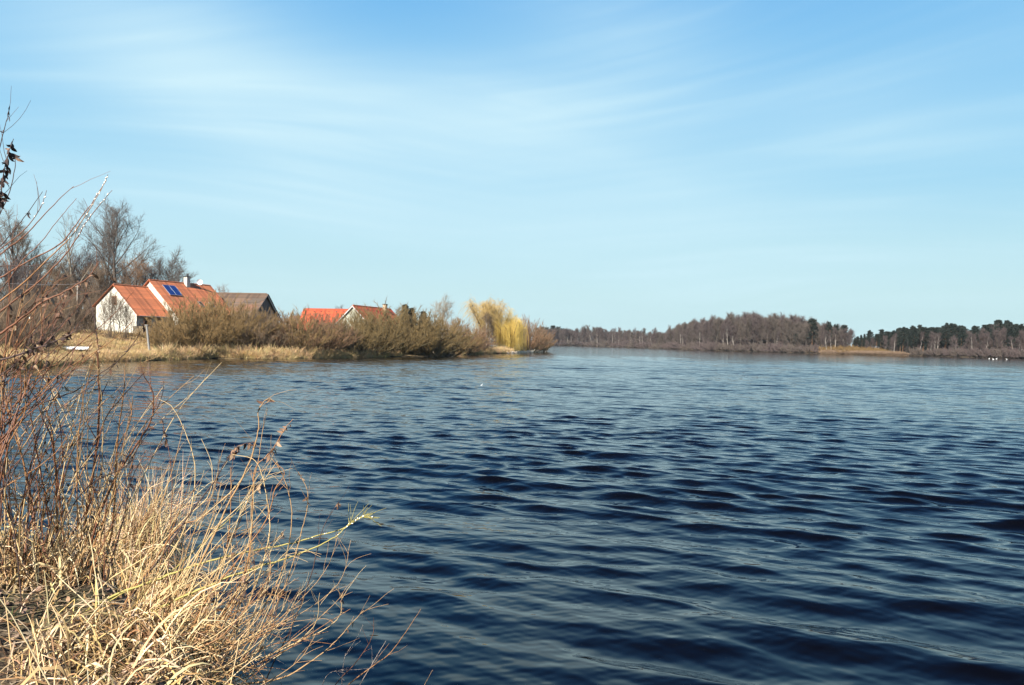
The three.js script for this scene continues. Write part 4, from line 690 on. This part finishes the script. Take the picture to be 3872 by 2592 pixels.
function tussock(label, px, py, o) {
  const R = rng(o.seed), c = onGround(px, py), g = thing('reed_tussock', label, 'reeds', c), mass = new Geo(true), loc = (rad) => { const a = R() * 6.283, r = rad * Math.sqrt(R()), x = Math.cos(a) * r * (o.wide ?? 1), z = Math.sin(a) * r; return V(x, Math.max(-0.05, groundHeight(c.x + x, c.z + z)) - c.y - 0.03, z); };
  const aim = (up) => V(R.g() * o.spread + o.lean[0], up, R.g() * o.spread + o.lean[1]).normalize();
  for (let k = 0; k < o.n; k++) {
    const len = o.len * R.r(0.45, 1.15), broken = R() < o.broken, pts = stalk(R, loc(o.rad), aim(R.r(0.5, 1.25)), len, broken, o.sag * R.r(0.3, 1.5)), w = R.r(0.0035, 0.0095);
    const t = R.pick(tones); mass.col = t.map((v) => v * R.r(0.88, 1.1)); mass.ribbon(pts, [w, w, w * 0.95, w * 0.9, w * 0.75, w * 0.5, w * 0.2], V(R.g(), R.g() * 0.3, R.g()).normalize());
  }
  const m = part('dead_stalks', mass.build(), strawMat, g); m.userData.kind = 'stuff';
  for (let k = 0; k < o.leaves; k++) { // broad leaves and culms one can tell apart
    const b = new Geo(true), len = o.len * R.r(0.5, 1.2), culm = R() < 0.35, pts = stalk(R, loc(o.rad), aim(R.r(0.6, 1.4)), len, !culm && R() < 0.6, culm ? 0.1 : o.sag * R.r(0.4, 1.6));
    b.col = R.pick(tones.slice(0, 3)).map((v) => v * R.r(0.92, 1.08));
    if (culm) b.tube(pts, taper(6, 0.0042, 0.002), 5, true); else { const w = R.r(0.009, 0.018); b.ribbon(pts, [w * 0.5, w, w, w * 0.95, w * 0.8, w * 0.5, w * 0.08], V(R.g(), R.g() * 0.4, R.g()).normalize()); }
    part(culm ? 'culm' : 'reed_leaf', b.build(), strawMat, g);
  }
}
tussock('tall reed tussock among the red willow stems at the bank edge', 345, 2115, { seed: 1001, n: 480, rad: 0.34, len: 0.85, spread: 0.34, lean: [0.05, 0.0], broken: 0.45, sag: 0.8, leaves: 46 });
tussock('bent reed tussock on the crest, thick with broken leaves', 450, 2170, { seed: 1002, n: 600, rad: 0.36, len: 0.85, spread: 0.45, lean: [0.15, -0.05], broken: 0.6, sag: 1.0, leaves: 60 });
tussock('upright pale reed tussock with the highest culms', 515, 2130, { seed: 1003, n: 420, rad: 0.28, len: 1.25, spread: 0.22, lean: [0.08, 0.0], broken: 0.3, sag: 0.5, leaves: 50 });
tussock('tall sparse stand of reed culms behind the crest', 560, 2110, { seed: 1012, n: 160, rad: 0.5, len: 1.35, spread: 0.2, lean: [0.08, -0.02], broken: 0.25, sag: 0.35, leaves: 34 });
tussock('dense golden tussock spilling down the slope to the water', 560, 2280, { seed: 1004, n: 680, rad: 0.36, len: 0.8, spread: 0.55, lean: [0.3, -0.1], broken: 0.6, sag: 1.2, leaves: 56 });
tussock('collapsed golden tussock at the foot of the slope', 660, 2420, { seed: 1005, n: 680, rad: 0.34, len: 0.72, spread: 0.6, lean: [0.35, 0.0], broken: 0.6, sag: 1.4, leaves: 50 });
tussock('flattened straw tussock beside the arching brown shoots', 720, 2560, { seed: 1006, n: 680, rad: 0.36, len: 0.6, spread: 0.7, lean: [0.3, 0.1], broken: 0.55, sag: 1.4, leaves: 40 });
tussock('thin tussock at the trampled earth path', 190, 2200, { seed: 1007, n: 240, rad: 0.26, len: 0.6, spread: 0.4, lean: [0.05, 0.05], broken: 0.5, sag: 0.9, leaves: 34 });
tussock('low matted tussock surrounded by dead leaves', 430, 2420, { seed: 1008, n: 200, rad: 0.42, len: 0.5, spread: 0.7, lean: [0.1, 0.1], broken: 0.6, sag: 1.3, leaves: 30 });
tussock('small straw tuft beneath the leaning willow shoots', 30, 2090, { seed: 1009, n: 200, rad: 0.4, len: 0.5, spread: 0.5, lean: [0.05, 0], broken: 0.5, sag: 1.0, leaves: 18 });
tussock('short pale tuft with stiff upright culms', 270, 2500, { seed: 1010, n: 120, rad: 0.3, len: 0.38, spread: 0.5, lean: [0, 0.05], broken: 0.5, sag: 0.9, leaves: 22 });
tussock('matted straw tuft at the bottom of the slope', 560, 2575, { seed: 1011, n: 420, rad: 0.4, len: 0.5, spread: 0.8, lean: [0.15, 0.1], broken: 0.6, sag: 1.4, leaves: 30 });
{ // litter: lying straw, dead leaves, sprouts of green
  const R = rng(1100), straw = [], leaf = [], sprout = [], col = [], lcol = [], Q = new THREE.Quaternion(), E = new THREE.Euler();
  const sg = (() => { const g = new Geo(), RR = rng(5); g.ribbon(path(RR, V(-0.5, 0, 0), V(1, 0.03, 0), 1, 4, 0.1, 0), [0.006, 0.007, 0.007, 0.006, 0.003], V(0, 0, 1)); return g.build(); })();
  const lg = (() => { const g = new Geo(); g.ribbon([V(-0.5, 0.1, 0), V(-0.25, 0, 0), V(0.05, 0.02, 0.04), V(0.3, 0.12, 0.05), V(0.5, 0.26, 0)], [0.1, 0.5, 0.62, 0.4, 0.04], V(0, 0.25, 1)); return g.build(); })();
  const gg = (() => { const g = new Geo(), RR = rng(6); for (let k = 0; k < 14; k++) g.ribbon(path(RR, V(RR.g() * 0.02, 0, RR.g() * 0.02), V(RR.g() * 0.5, 1, RR.g() * 0.5).normalize(), RR.r(0.03, 0.09), 3, 0.1, -0.1), [0.004, 0.004, 0.003, 0.001], V(RR.g(), 0, RR.g()).normalize()); return g.build(); })();
  const place = (list, k, lift, sc, flat) => { for (let q = 0; q < k; q++) { const z = R.r(-7.0, -2.2), x = R.r(-7.5, 0.4), s = shoreDistance(x, z), y = groundHeight(x, z); if (s < 0.05 || y < 0.02) continue; const e = 0.06, nx = (groundHeight(x - e, z) - groundHeight(x + e, z)) / (2 * e), nz = (groundHeight(x, z - e) - groundHeight(x, z + e)) / (2 * e); Q.setFromUnitVectors(UPV, V(nx, 1, nz).normalize()).multiply(new THREE.Quaternion().setFromEuler(E.set(R.g() * flat, R() * 6.283, R.g() * flat))); const S = sc(); list.push(new THREE.Matrix4().compose(V(x, y + lift(), z), Q, V(...S))); } };
  place(straw, 4600, () => R.r(0.004, 0.05), () => { const l = R.r(0.12, 0.5); return [l, 1, R.r(0.7, 1.5)]; }, 0.16);
  place(leaf, 6500, () => R.r(0.004, 0.03), () => { const l = R.r(0.025, 0.06); return [l, l, l]; }, 0.45); place(sprout, 160, () => 0, () => { const l = R.r(0.6, 1.3); return [l, l, l]; }, 0.1);
  const make = (name, label, g, m, list, tint) => { const im = new THREE.InstancedMesh(g, m, list.length), c = new THREE.Color(); list.forEach((q, k) => { im.setMatrixAt(k, q); im.setColorAt(k, c.setRGB(...tint())); }); im.name = name; im.userData = { kind: 'stuff', label }; scene.add(im); };
  make('straw_litter', 'broken straw lying on the near bank', sg, std(0.36, 0.26, 0.14, 0.9), straw, () => { const t = R.pick(tones), k = R.r(0.7, 1.1); return t.map((v) => v * k); });
  make('leaf_litter', 'dead brown leaves on the near bank', lg, std(0.24, 0.17, 0.115, 0.9), leaf, () => { const k = R.r(0.45, 1.4); return [k, k * R.r(0.85, 1), k * R.r(0.75, 1.05)]; });
  make('green_sprouts', 'first green grass sprouts on the near bank', gg, std(0.11, 0.16, 0.035, 0.85), sprout, () => { const k = R.r(0.7, 1.2); return [k, k, k]; });
}
// shrubs
const stemMat = { red: std(0.16, 0.066, 0.035, 0.6), orange: std(0.27, 0.13, 0.05, 0.6), dark: std(0.055, 0.032, 0.028, 0.7), green: std(0.29, 0.245, 0.06, 0.55), straw: std(0.50, 0.36, 0.18, 0.8), tan: std(0.33, 0.20, 0.09, 0.75), grey: std(0.30, 0.24, 0.2, 0.8) };
const leafMats = [std(0.12, 0.062, 0.038, 0.85), std(0.17, 0.098, 0.058, 0.85), std(0.04, 0.022, 0.02, 0.85), std(0.25, 0.17, 0.105, 0.85)], catMat = std(0.78, 0.75, 0.68, 0.9);
const leafGeos = [0, 1, 2, 3].map((s) => { const R = rng(1200 + s), g = new Geo(), pts = path(R, V(0, 0, 0), V(0, -1, 0.3).normalize(), 1, 5, 0.34, 0.02); g.ribbon(pts, [0.05, 0.28, 0.36, 0.3, 0.2, 0.03], V(1, 0, R.g() * 0.4).normalize()); return g.build(); });
const catGeo = new THREE.SphereGeometry(1, 7, 5).scale(0.55, 1, 0.55).translate(0, 0.6, 0);
function shrub(label, base, list, seed) {   // list: [material, root radius m, tip radius, [[px,py]...root to tip], d0, d1, {leaves, from, to, cat, twigs}]
  const R = rng(seed), g = thing('willow_shrub', label, 'shrub', base);
  for (const [mat, r0, r1, px, d0, d1, o = {}] of list) {
    const world = px.map(([x, y], k) => at(x, y, mixn(d0, d1, k / (px.length - 1)))), p0 = world[0], drop = p0.y - groundHeight(p0.x, p0.z);
    if (drop > 0.1 && !o.fork) { // carry the stem down to where it is rooted
      const t = world[1].clone().sub(p0).normalize(), run = Math.min(1.2, drop / Math.max(t.y, 0.5)), hx = Math.hypot(t.x, t.z), rx = p0.x - t.x * run * 0.8, rz = p0.z - t.z * run * 0.8, ry = groundHeight(rx, rz) - 0.06;
      world.unshift(V(rx, ry, rz), V(mixn(rx, p0.x, 0.4), mixn(ry, p0.y, 0.52), mixn(rz, p0.z, 0.4)));
    }
    const ctl = world.map((p) => p.sub(base)), curve = new THREE.CatmullRomCurve3(ctl, false, 'centripetal'), n = Math.max(8, ctl.length * 4), pts = curve.getPoints(n), geo = new Geo(), pre = (ctl.length - px.length) / (ctl.length - 1), vis = (f) => pre + f * (1 - pre);   // fractions count along the part above the rooting
    for (let k = 1; k < n; k++) { const j = r0 * 0.35; pts[k].x += R.g() * j; pts[k].y += R.g() * j; }
    geo.tube(pts, taper(n, r0, r1), 5, true);
    for (let t = 0; t < (o.twigs ?? 0); t++) { const q = along(pts, vis(R.r(o.tf ?? 0.35, 0.97))), e = bent(R, q.d, R.r(0.4, 0.9)); e.y += 0.2; const len = R.r(0.05, 0.24) * (o.tl ?? 1), tp = path(R, q.p, e.normalize(), len, 4, 0.18, o.curl ?? 0.02); geo.tube(tp, taper(4, Math.max(0.0012, r1 * 1.1), 0.0007), 3); }
    const stem = part('stem', geo.build(), stemMat[mat], g);
    for (let t = 0; t < (o.leaves ?? 0); t++) { const q = along(pts, vis(R.r(o.from ?? 0.3, o.to ?? 1))), l = part('dried_leaf', R.pick(leafGeos), o.lm === undefined ? R.pick(leafMats) : R() < 0.75 ? leafMats[o.lm] : R.pick(leafMats), stem), s = R.r(0.024, 0.052) * (o.ls ?? 1); l.position.copy(q.p); l.rotation.set(R.g() * 0.7, R() * 6.283, R.g() * 0.7); l.scale.setScalar(s); }
    for (let t = 0; t < (o.cat ?? 0); t++) { const q = along(pts, vis(mixn(o.cf ?? 0.55, 0.97, (t + R()) / o.cat))), c = part('catkin', catGeo, catMat, stem), e = bent(R, q.d, 0.6); c.position.copy(q.p); c.quaternion.setFromUnitVectors(UPV, e); c.scale.setScalar(R.r(0.0045, 0.0075)); }
  }
  return g;
}
const fan = (seed, n, f) => { const R = rng(seed); return Array.from({ length: n }, (_, k) => f(R, k)); };
shrub('willow shrub with long diagonal shoots, some set with white catkins', at(-140, 2120, 4.6), [
  ['dark', 0.005, 0.0014, [[-150, 1080], [0, 930], [60, 860], [100, 810], [160, 725]], 4.3, 4.2, { leaves: 3, from: 0.72, to: 0.8, lm: 2 }],
  ['red', 0.006, 0.0014, [[-180, 1120], [0, 962], [80, 900], [150, 830], [225, 750], [278, 705]], 4.4, 4.3, { twigs: 2 }],
  ['red', 0.005, 0.0013, [[-120, 1230], [0, 1100], [90, 980], [150, 920], [220, 830], [288, 750]], 4.5, 4.5, {}],
  ['red', 0.0065, 0.0014, [[-160, 1130], [0, 1050], [100, 990], [230, 920], [270, 870], [330, 790], [390, 700], [407, 660]], 4.6, 4.5, { cat: 9, cf: 0.72, twigs: 1 }],
  ['orange', 0.0065, 0.0014, [[-150, 1260], [0, 1140], [100, 1060], [200, 960], [280, 880], [350, 770], [402, 680]], 4.5, 4.45, { cat: 12, cf: 0.6 }],
  ['red', 0.0065, 0.0013, [[-150, 1310], [0, 1180], [150, 1060], [240, 970], [290, 900], [320, 850], [380, 770], [423, 720]], 4.4, 4.3, { cat: 14, cf: 0.58 }],
  ['red', 0.009, 0.002, [[-180, 1370], [0, 1260], [60, 1220], [150, 1150], [250, 1100], [330, 1050], [372, 990]], 4.2, 4.1, { leaves: 26, from: 0.55, to: 0.92, lm: 1, twigs: 3 }],
  ['dark', 0.008, 0.0016, [[-120, 1420], [60, 1345], [130, 1320], [200, 1295], [280, 1255], [312, 1228]], 4.1, 4.0, { leaves: 18, from: 0.35, to: 0.8, twigs: 4 }],
  ['red', 0.006, 0.0014, [[-100, 1560], [0, 1480], [120, 1330], [220, 1190], [300, 1090]], 4.7, 4.6, { leaves: 8, twigs: 4 }],
  ['orange', 0.005, 0.0013, [[-90, 1500], [0, 1400], [90, 1240], [150, 1140], [190, 1060]], 4.8, 4.7, { twigs: 4, cat: 3 }],
  ['dark', 0.005, 0.0013, [[-150, 1050], [-20, 1010], [120, 1005], [190, 990], [245, 950]], 4.7, 4.6, { twigs: 3 }],
  ['red', 0.005, 0.0013, [[-60, 1700], [-20, 1500], [20, 1300], [35, 1150], [28, 1020], [0, 880]], 4.4, 4.3, { twigs: 4, leaves: 4 }],
  ['dark', 0.004, 0.0012, [[-130, 900], [-20, 830], [30, 740], [55, 640], [60, 592], [80, 606]], 4.0, 3.95, { leaves: 3, lm: 2, from: 0.75 }],
  ['dark', 0.006, 0.0016, [[-60, 1050], [-5, 800], [5, 720], [20, 620], [50, 525]], 3.9, 3.85, { leaves: 58, from: 0.35, to: 1, lm: 2, twigs: 5, ls: 1.05 }],
  ['dark', 0.005, 0.0012, [[-70, 800], [-20, 620], [5, 530], [20, 470], [36, 398]], 3.9, 3.85, { leaves: 5, from: 0.6, to: 1, lm: 2, twigs: 3 }],
  ['dark', 0.006, 0.0016, [[-120, 1480], [0, 1420], [60, 1370], [110, 1320], [175, 1275]], 4.2, 4.1, { leaves: 22, from: 0.25, to: 0.95, twigs: 5 }],
  ['red', 0.005, 0.0013, [[-80, 1340], [0, 1290], [90, 1180], [170, 1120], [240, 1040]], 4.5, 4.4, { leaves: 9, from: 0.4, twigs: 4 }],
  ['red', 0.005, 0.0013, [[-100, 1000], [0, 940], [90, 870], [150, 790], [175, 720]], 4.4, 4.3, { twigs: 3, cat: 3 }],
  ...fan(31, 46, (R) => { const x = R.r(-120, 40), y = R.r(1500, 1900), a = R.r(-0.1, 0.95), l = R.r(350, 720), c = R.r(-60, 60); return [R.pick(['red', 'red', 'orange', 'dark', 'tan']), R.r(0.004, 0.006), 0.0012, [[x, y], [x + Math.sin(a) * l * 0.5 - c, y - Math.cos(a) * l * 0.5], [x + Math.sin(a) * l * 0.85, y - Math.cos(a) * l * 0.82], [x + Math.sin(a) * l + c * 0.4, y - Math.cos(a) * l]], R.r(4.2, 5.0), R.r(4.1, 4.9), { twigs: 4, leaves: R() < 0.4 ? 6 : 0, from: 0.4 }]; }),
], 1301);
shrub('red stemmed willow shrub rising out of the reeds with the tallest upright stem', onGround(250, 2110), [
  ['red', 0.0095, 0.0045, [[300, 2100], [330, 1920], [352, 1780], [370, 1640], [373, 1500], [370, 1360], [366, 1278]], 5.3, 5.0, { twigs: 6, tf: 0.3, leaves: 3, from: 0.9 }],
  ['dark', 0.004, 0.0014, [[366, 1282], [360, 1240], [350, 1180], [332, 1130], [325, 1108]], 5.0, 5.0, { twigs: 2, fork: true }],
  ['dark', 0.0065, 0.0014, [[40, 1590], [130, 1535], [200, 1510], [300, 1470], [370, 1420], [440, 1370], [510, 1290], [545, 1230]], 5.0, 4.7, { leaves: 4, from: 0.8, twigs: 3 }],
  ['red', 0.005, 0.0013, [[60, 1590], [134, 1493], [180, 1450], [280, 1370], [348, 1287]], 5.1, 5.0, { leaves: 4, twigs: 3 }],
  ['orange', 0.0085, 0.003, [[400, 2110], [425, 1990], [437, 1800], [445, 1650], [460, 1540], [470, 1445]], 5.2, 5.0, { twigs: 5 }],
  ['red', 0.0085, 0.003, [[330, 2120], [370, 1960], [440, 1800], [490, 1720], [530, 1660], [565, 1600], [580, 1540], [575, 1480], [545, 1425]], 5.2, 4.9, { twigs: 6, leaves: 3 }],
  ['dark', 0.0035, 0.0012, [[572, 1580], [600, 1530], [615, 1480], [620, 1438]], 4.9, 4.9, { fork: true }],
  ['red', 0.007, 0.002, [[250, 2110], [230, 1950], [215, 1800], [205, 1740], [190, 1650], [160, 1580], [130, 1500], [60, 1400], [0, 1320]], 5.2, 4.8, { twigs: 5 }],
  ['orange', 0.007, 0.002, [[153, 2110], [110, 1850], [74, 1700], [40, 1600], [10, 1450], [-10, 1300]], 5.2, 4.9, { twigs: 5 }],
  ['red', 0.007, 0.0022, [[199, 2070], [165, 1850], [136, 1700], [120, 1600], [105, 1500], [110, 1400]], 5.2, 4.9, { twigs: 5, leaves: 8, lm: 1 }],
  ['orange', 0.0075, 0.0025, [[219, 2060], [212, 1850], [205, 1700], [175, 1560], [120, 1440]], 5.3, 5.0, { twigs: 4 }],
  ['red', 0.007, 0.002, [[301, 2098], [345, 1850], [364, 1700], [400, 1580], [480, 1480], [545, 1410]], 5.2, 5.0, { twigs: 4 }],
  ['orange', 0.0075, 0.0022, [[341, 2098], [398, 1950], [432, 1840], [441, 1700], [490, 1600], [500, 1500]], 5.1, 5.0, { twigs: 5 }],
  ['dark', 0.006, 0.002, [[180, 2090], [330, 1840], [480, 1760], [515, 1700], [560, 1640]], 5.0, 4.8, { twigs: 5 }],
  ...fan(32, 84, (R) => { const x = R.r(-40, 430), y = R.r(2060, 2150), a = R.r(-0.45, 0.6), l = R.r(260, 780), c = R.r(-40, 40); return [R.pick(['red', 'orange', 'tan', 'tan', 'straw', 'straw', 'red', 'dark']), R.r(0.0035, 0.007), 0.0014, [[x, y], [x + Math.sin(a) * l * 0.35 + c, y - l * 0.4], [x + Math.sin(a) * l * 0.7 + c, y - l * 0.75], [x + Math.sin(a) * l * 1.1, y - l]], R.r(4.9, 5.5), R.r(4.7, 5.4), { twigs: 5, tf: 0.2, leaves: R() < 0.25 ? 4 : 0 }]; }),
], 1302);
shrub('brown leggy shrub with clusters of shrivelled leaves leaning over the water', onGround(640, 2360), [
  ['tan', 0.006, 0.0014, [[640, 2360], [760, 2120], [874, 1888], [937, 1762], [968, 1667], [979, 1601], [977, 1552], [1014, 1508], [1040, 1520]], 4.5, 4.5, { leaves: 8, from: 0.7, twigs: 4, curl: -0.1 }],
  ['tan', 0.005, 0.0013, [[700, 2340], [860, 2080], [950, 1850], [972, 1759], [996, 1618], [1010, 1548]], 4.6, 4.6, { twigs: 5, leaves: 2 }],
  ['orange', 0.006, 0.0014, [[840, 2330], [930, 2150], [951, 2000], [955, 1860], [968, 1766], [1010, 1723], [1038, 1688], [1077, 1622], [1108, 1585]], 4.4, 4.4, { leaves: 24, from: 0.55, to: 0.95, lm: 1, twigs: 3 }],
  ['dark', 0.006, 0.0016, [[600, 2120], [733, 1920], [768, 1878], [810, 1822], [842, 1766], [874, 1716], [898, 1688], [965, 1671]], 4.6, 4.5, { leaves: 34, from: 0.62, to: 1, twigs: 3 }],
  ['orange', 0.0055, 0.0015, [[780, 2300], [850, 2100], [866, 2000], [873, 1870], [870, 1766]], 4.5, 4.5, { leaves: 5, twigs: 5 }],
  ['tan', 0.004, 0.0012, [[1040, 2300], [1110, 2120], [1143, 1997], [1161, 1923], [1161, 1853], [1140, 1808], [1128, 1785]], 4.5, 4.5, { leaves: 10, from: 0.5, lm: 1, twigs: 3 }],
  ['dark', 0.0045, 0.0014, [[1120, 2330], [1181, 2156], [1207, 2045], [1225, 1988], [1252, 1941], [1280, 1899]], 4.6, 4.6, { leaves: 7, from: 0.94, twigs: 4 }],
  ['orange', 0.006, 0.0016, [[700, 2420], [800, 2240], [930, 2080], [1015, 1950], [1040, 1850], [1075, 1790], [1030, 1740]], 4.3, 4.3, { twigs: 6, curl: -0.12 }],
  ['straw', 0.005, 0.0014, [[880, 2400], [985, 2160], [1020, 1990], [1010, 1900], [990, 1800], [960, 1740], [880, 1720]], 4.4, 4.4, { twigs: 3, curl: -0.12 }],
  ['tan', 0.0055, 0.0015, [[900, 2420], [1050, 2200], [1100, 2000], [1098, 1900], [1060, 1780], [1010, 1720]], 4.5, 4.5, { twigs: 5 }],
  ['straw', 0.0045, 0.0013, [[620, 2150], [720, 1930], [735, 1750], [700, 1640], [650, 1540], [600, 1510]], 4.8, 4.8, { twigs: 4, curl: -0.1 }],
  ['straw', 0.0045, 0.0013, [[560, 2100], [700, 1960], [790, 1870], [800, 1760], [760, 1660]], 4.7, 4.7, { twigs: 4 }],
  ['orange', 0.005, 0.0014, [[560, 2160], [680, 1990], [760, 1960], [850, 1880], [900, 1850]], 4.6, 4.6, { twigs: 5 }],
  ['red', 0.004, 0.0012, [[640, 2050], [650, 1850], [640, 1720], [622, 1640], [610, 1580]], 4.9, 4.9, { leaves: 12, from: 0.55, lm: 1, twigs: 3 }],
  ...fan(33, 34, (R) => { const x = R.r(520, 820), y = R.r(2180, 2480), l = R.r(260, 620), a = R.r(0.1, 0.85), c = R.r(-30, 50); return [R.pick(['tan', 'orange', 'straw', 'tan', 'straw']), R.r(0.003, 0.0055), 0.0012, [[x, y], [x + Math.sin(a) * l * 0.4, y - Math.cos(a) * l * 0.45], [x + Math.sin(a) * l * 0.8 + c, y - Math.cos(a) * l * 0.8], [x + Math.sin(a) * l + c, y - Math.cos(a) * l * R.r(0.85, 1.05)]], R.r(4.2, 4.8), R.r(4.2, 4.7), { twigs: 5, curl: R.r(-0.14, 0.05), leaves: R() < 0.4 ? 4 : 0 }]; }),
], 1303);
shrub('pair of yellow green willow shoots with buds reaching low over the water', onGround(590, 2300), [
  ['green', 0.0085, 0.002, [[600, 2300], [766, 2226], [876, 2178], [987, 2143], [1097, 2107], [1207, 2063], [1269, 2030], [1318, 1988], [1393, 1944]], 4.4, 4.7, { cat: 12, cf: 0.68, twigs: 12, tf: 0.85, tl: 0.7 }],
  ['green', 0.008, 0.002, [[600, 2190], [726, 2143], [832, 2112], [965, 2081], [1097, 2057], [1185, 2032], [1291, 2001], [1360, 1960], [1435, 1958]], 4.6, 4.8, { cat: 10, cf: 0.6, twigs: 12, tf: 0.85, tl: 0.7 }],
  ['green', 0.005, 0.0015, [[620, 2180], [760, 2060], [880, 1950], [960, 1870]], 4.7, 4.8, { cat: 4 }],
], 1304);
shrub('arching tan shoots sprouting from the lowest part of the slope', onGround(760, 2585), [
  ['tan', 0.006, 0.0015, [[700, 2640], [900, 2592], [1075, 2562], [1185, 2496], [1252, 2443], [1318, 2372], [1375, 2310]], 4.2, 4.6, { twigs: 5, leaves: 5, from: 0.6 }],
  ['orange', 0.005, 0.0013, [[820, 2560], [1000, 2450], [1120, 2420], [1240, 2390]], 4.3, 4.5, { twigs: 3 }],
  ['red', 0.004, 0.0012, [[860, 2310], [960, 2320], [1080, 2340], [1130, 2350]], 4.5, 4.6, {}],
  ...fan(34, 52, (R) => { const x = R.r(640, 900), y = R.r(2400, 2640), l = R.r(220, 560), a = R.r(0.25, 1.15), c = R.r(10, 90); return [R.pick(['tan', 'orange', 'straw', 'tan', 'straw']), R.r(0.0028, 0.0055), 0.0011, [[x, y], [x + Math.sin(a) * l * 0.45, y - Math.cos(a) * l * 0.3], [x + Math.sin(a) * l * 0.8 + c * 0.4, y - Math.cos(a) * l * 0.75], [x + Math.sin(a) * l + c * R.r(-0.6, 0.6), y - Math.cos(a) * l * R.r(0.9, 1.3)]], R.r(3.9, 4.5), R.r(4.0, 4.7), { twigs: 5, curl: R.r(-0.16, 0.02), leaves: R() < 0.4 ? 4 : 0, from: 0.6 }]; }),
], 1305);
shrub('sparse bare shoots standing alone in the dark water beside the slope', at(1290, 2640, 5.2), [
  ['orange', 0.006, 0.0013, [[1290, 2640], [1318, 2592], [1406, 2522], [1477, 2469], [1538, 2385], [1591, 2304]], 5.2, 5.1, { twigs: 2 }],
  ['red', 0.005, 0.0013, [[1240, 2640], [1269, 2588], [1335, 2518], [1388, 2447], [1410, 2394], [1413, 2337]], 5.2, 5.2, { twigs: 3 }],
  ['grey', 0.004, 0.0012, [[1330, 2640], [1406, 2513], [1459, 2425]], 5.1, 5.1, { twigs: 2 }],
  ['grey', 0.004, 0.0012, [[1215, 2600], [1240, 2550], [1290, 2535]], 5.1, 5.1, { twigs: 4 }],
  ['tan', 0.004, 0.0012, [[1590, 2640], [1605, 2592], [1636, 2535]], 5.3, 5.3, {}],
  ['grey', 0.0035, 0.0012, [[1290, 2620], [1296, 2530], [1306, 2470]], 5.2, 5.2, { twigs: 2 }],
], 1306);
console.log('near bank');

scene.fog = new THREE.FogExp2(0xcfe2ee, 0.00007);   // thin spring haze over the lake

// ------------------------------------------------------------------ shadows, render
scene.traverse((o) => { if (o.isMesh) { o.castShadow = true; o.receiveShadow = true; } });
renderer.render(scene, camera);
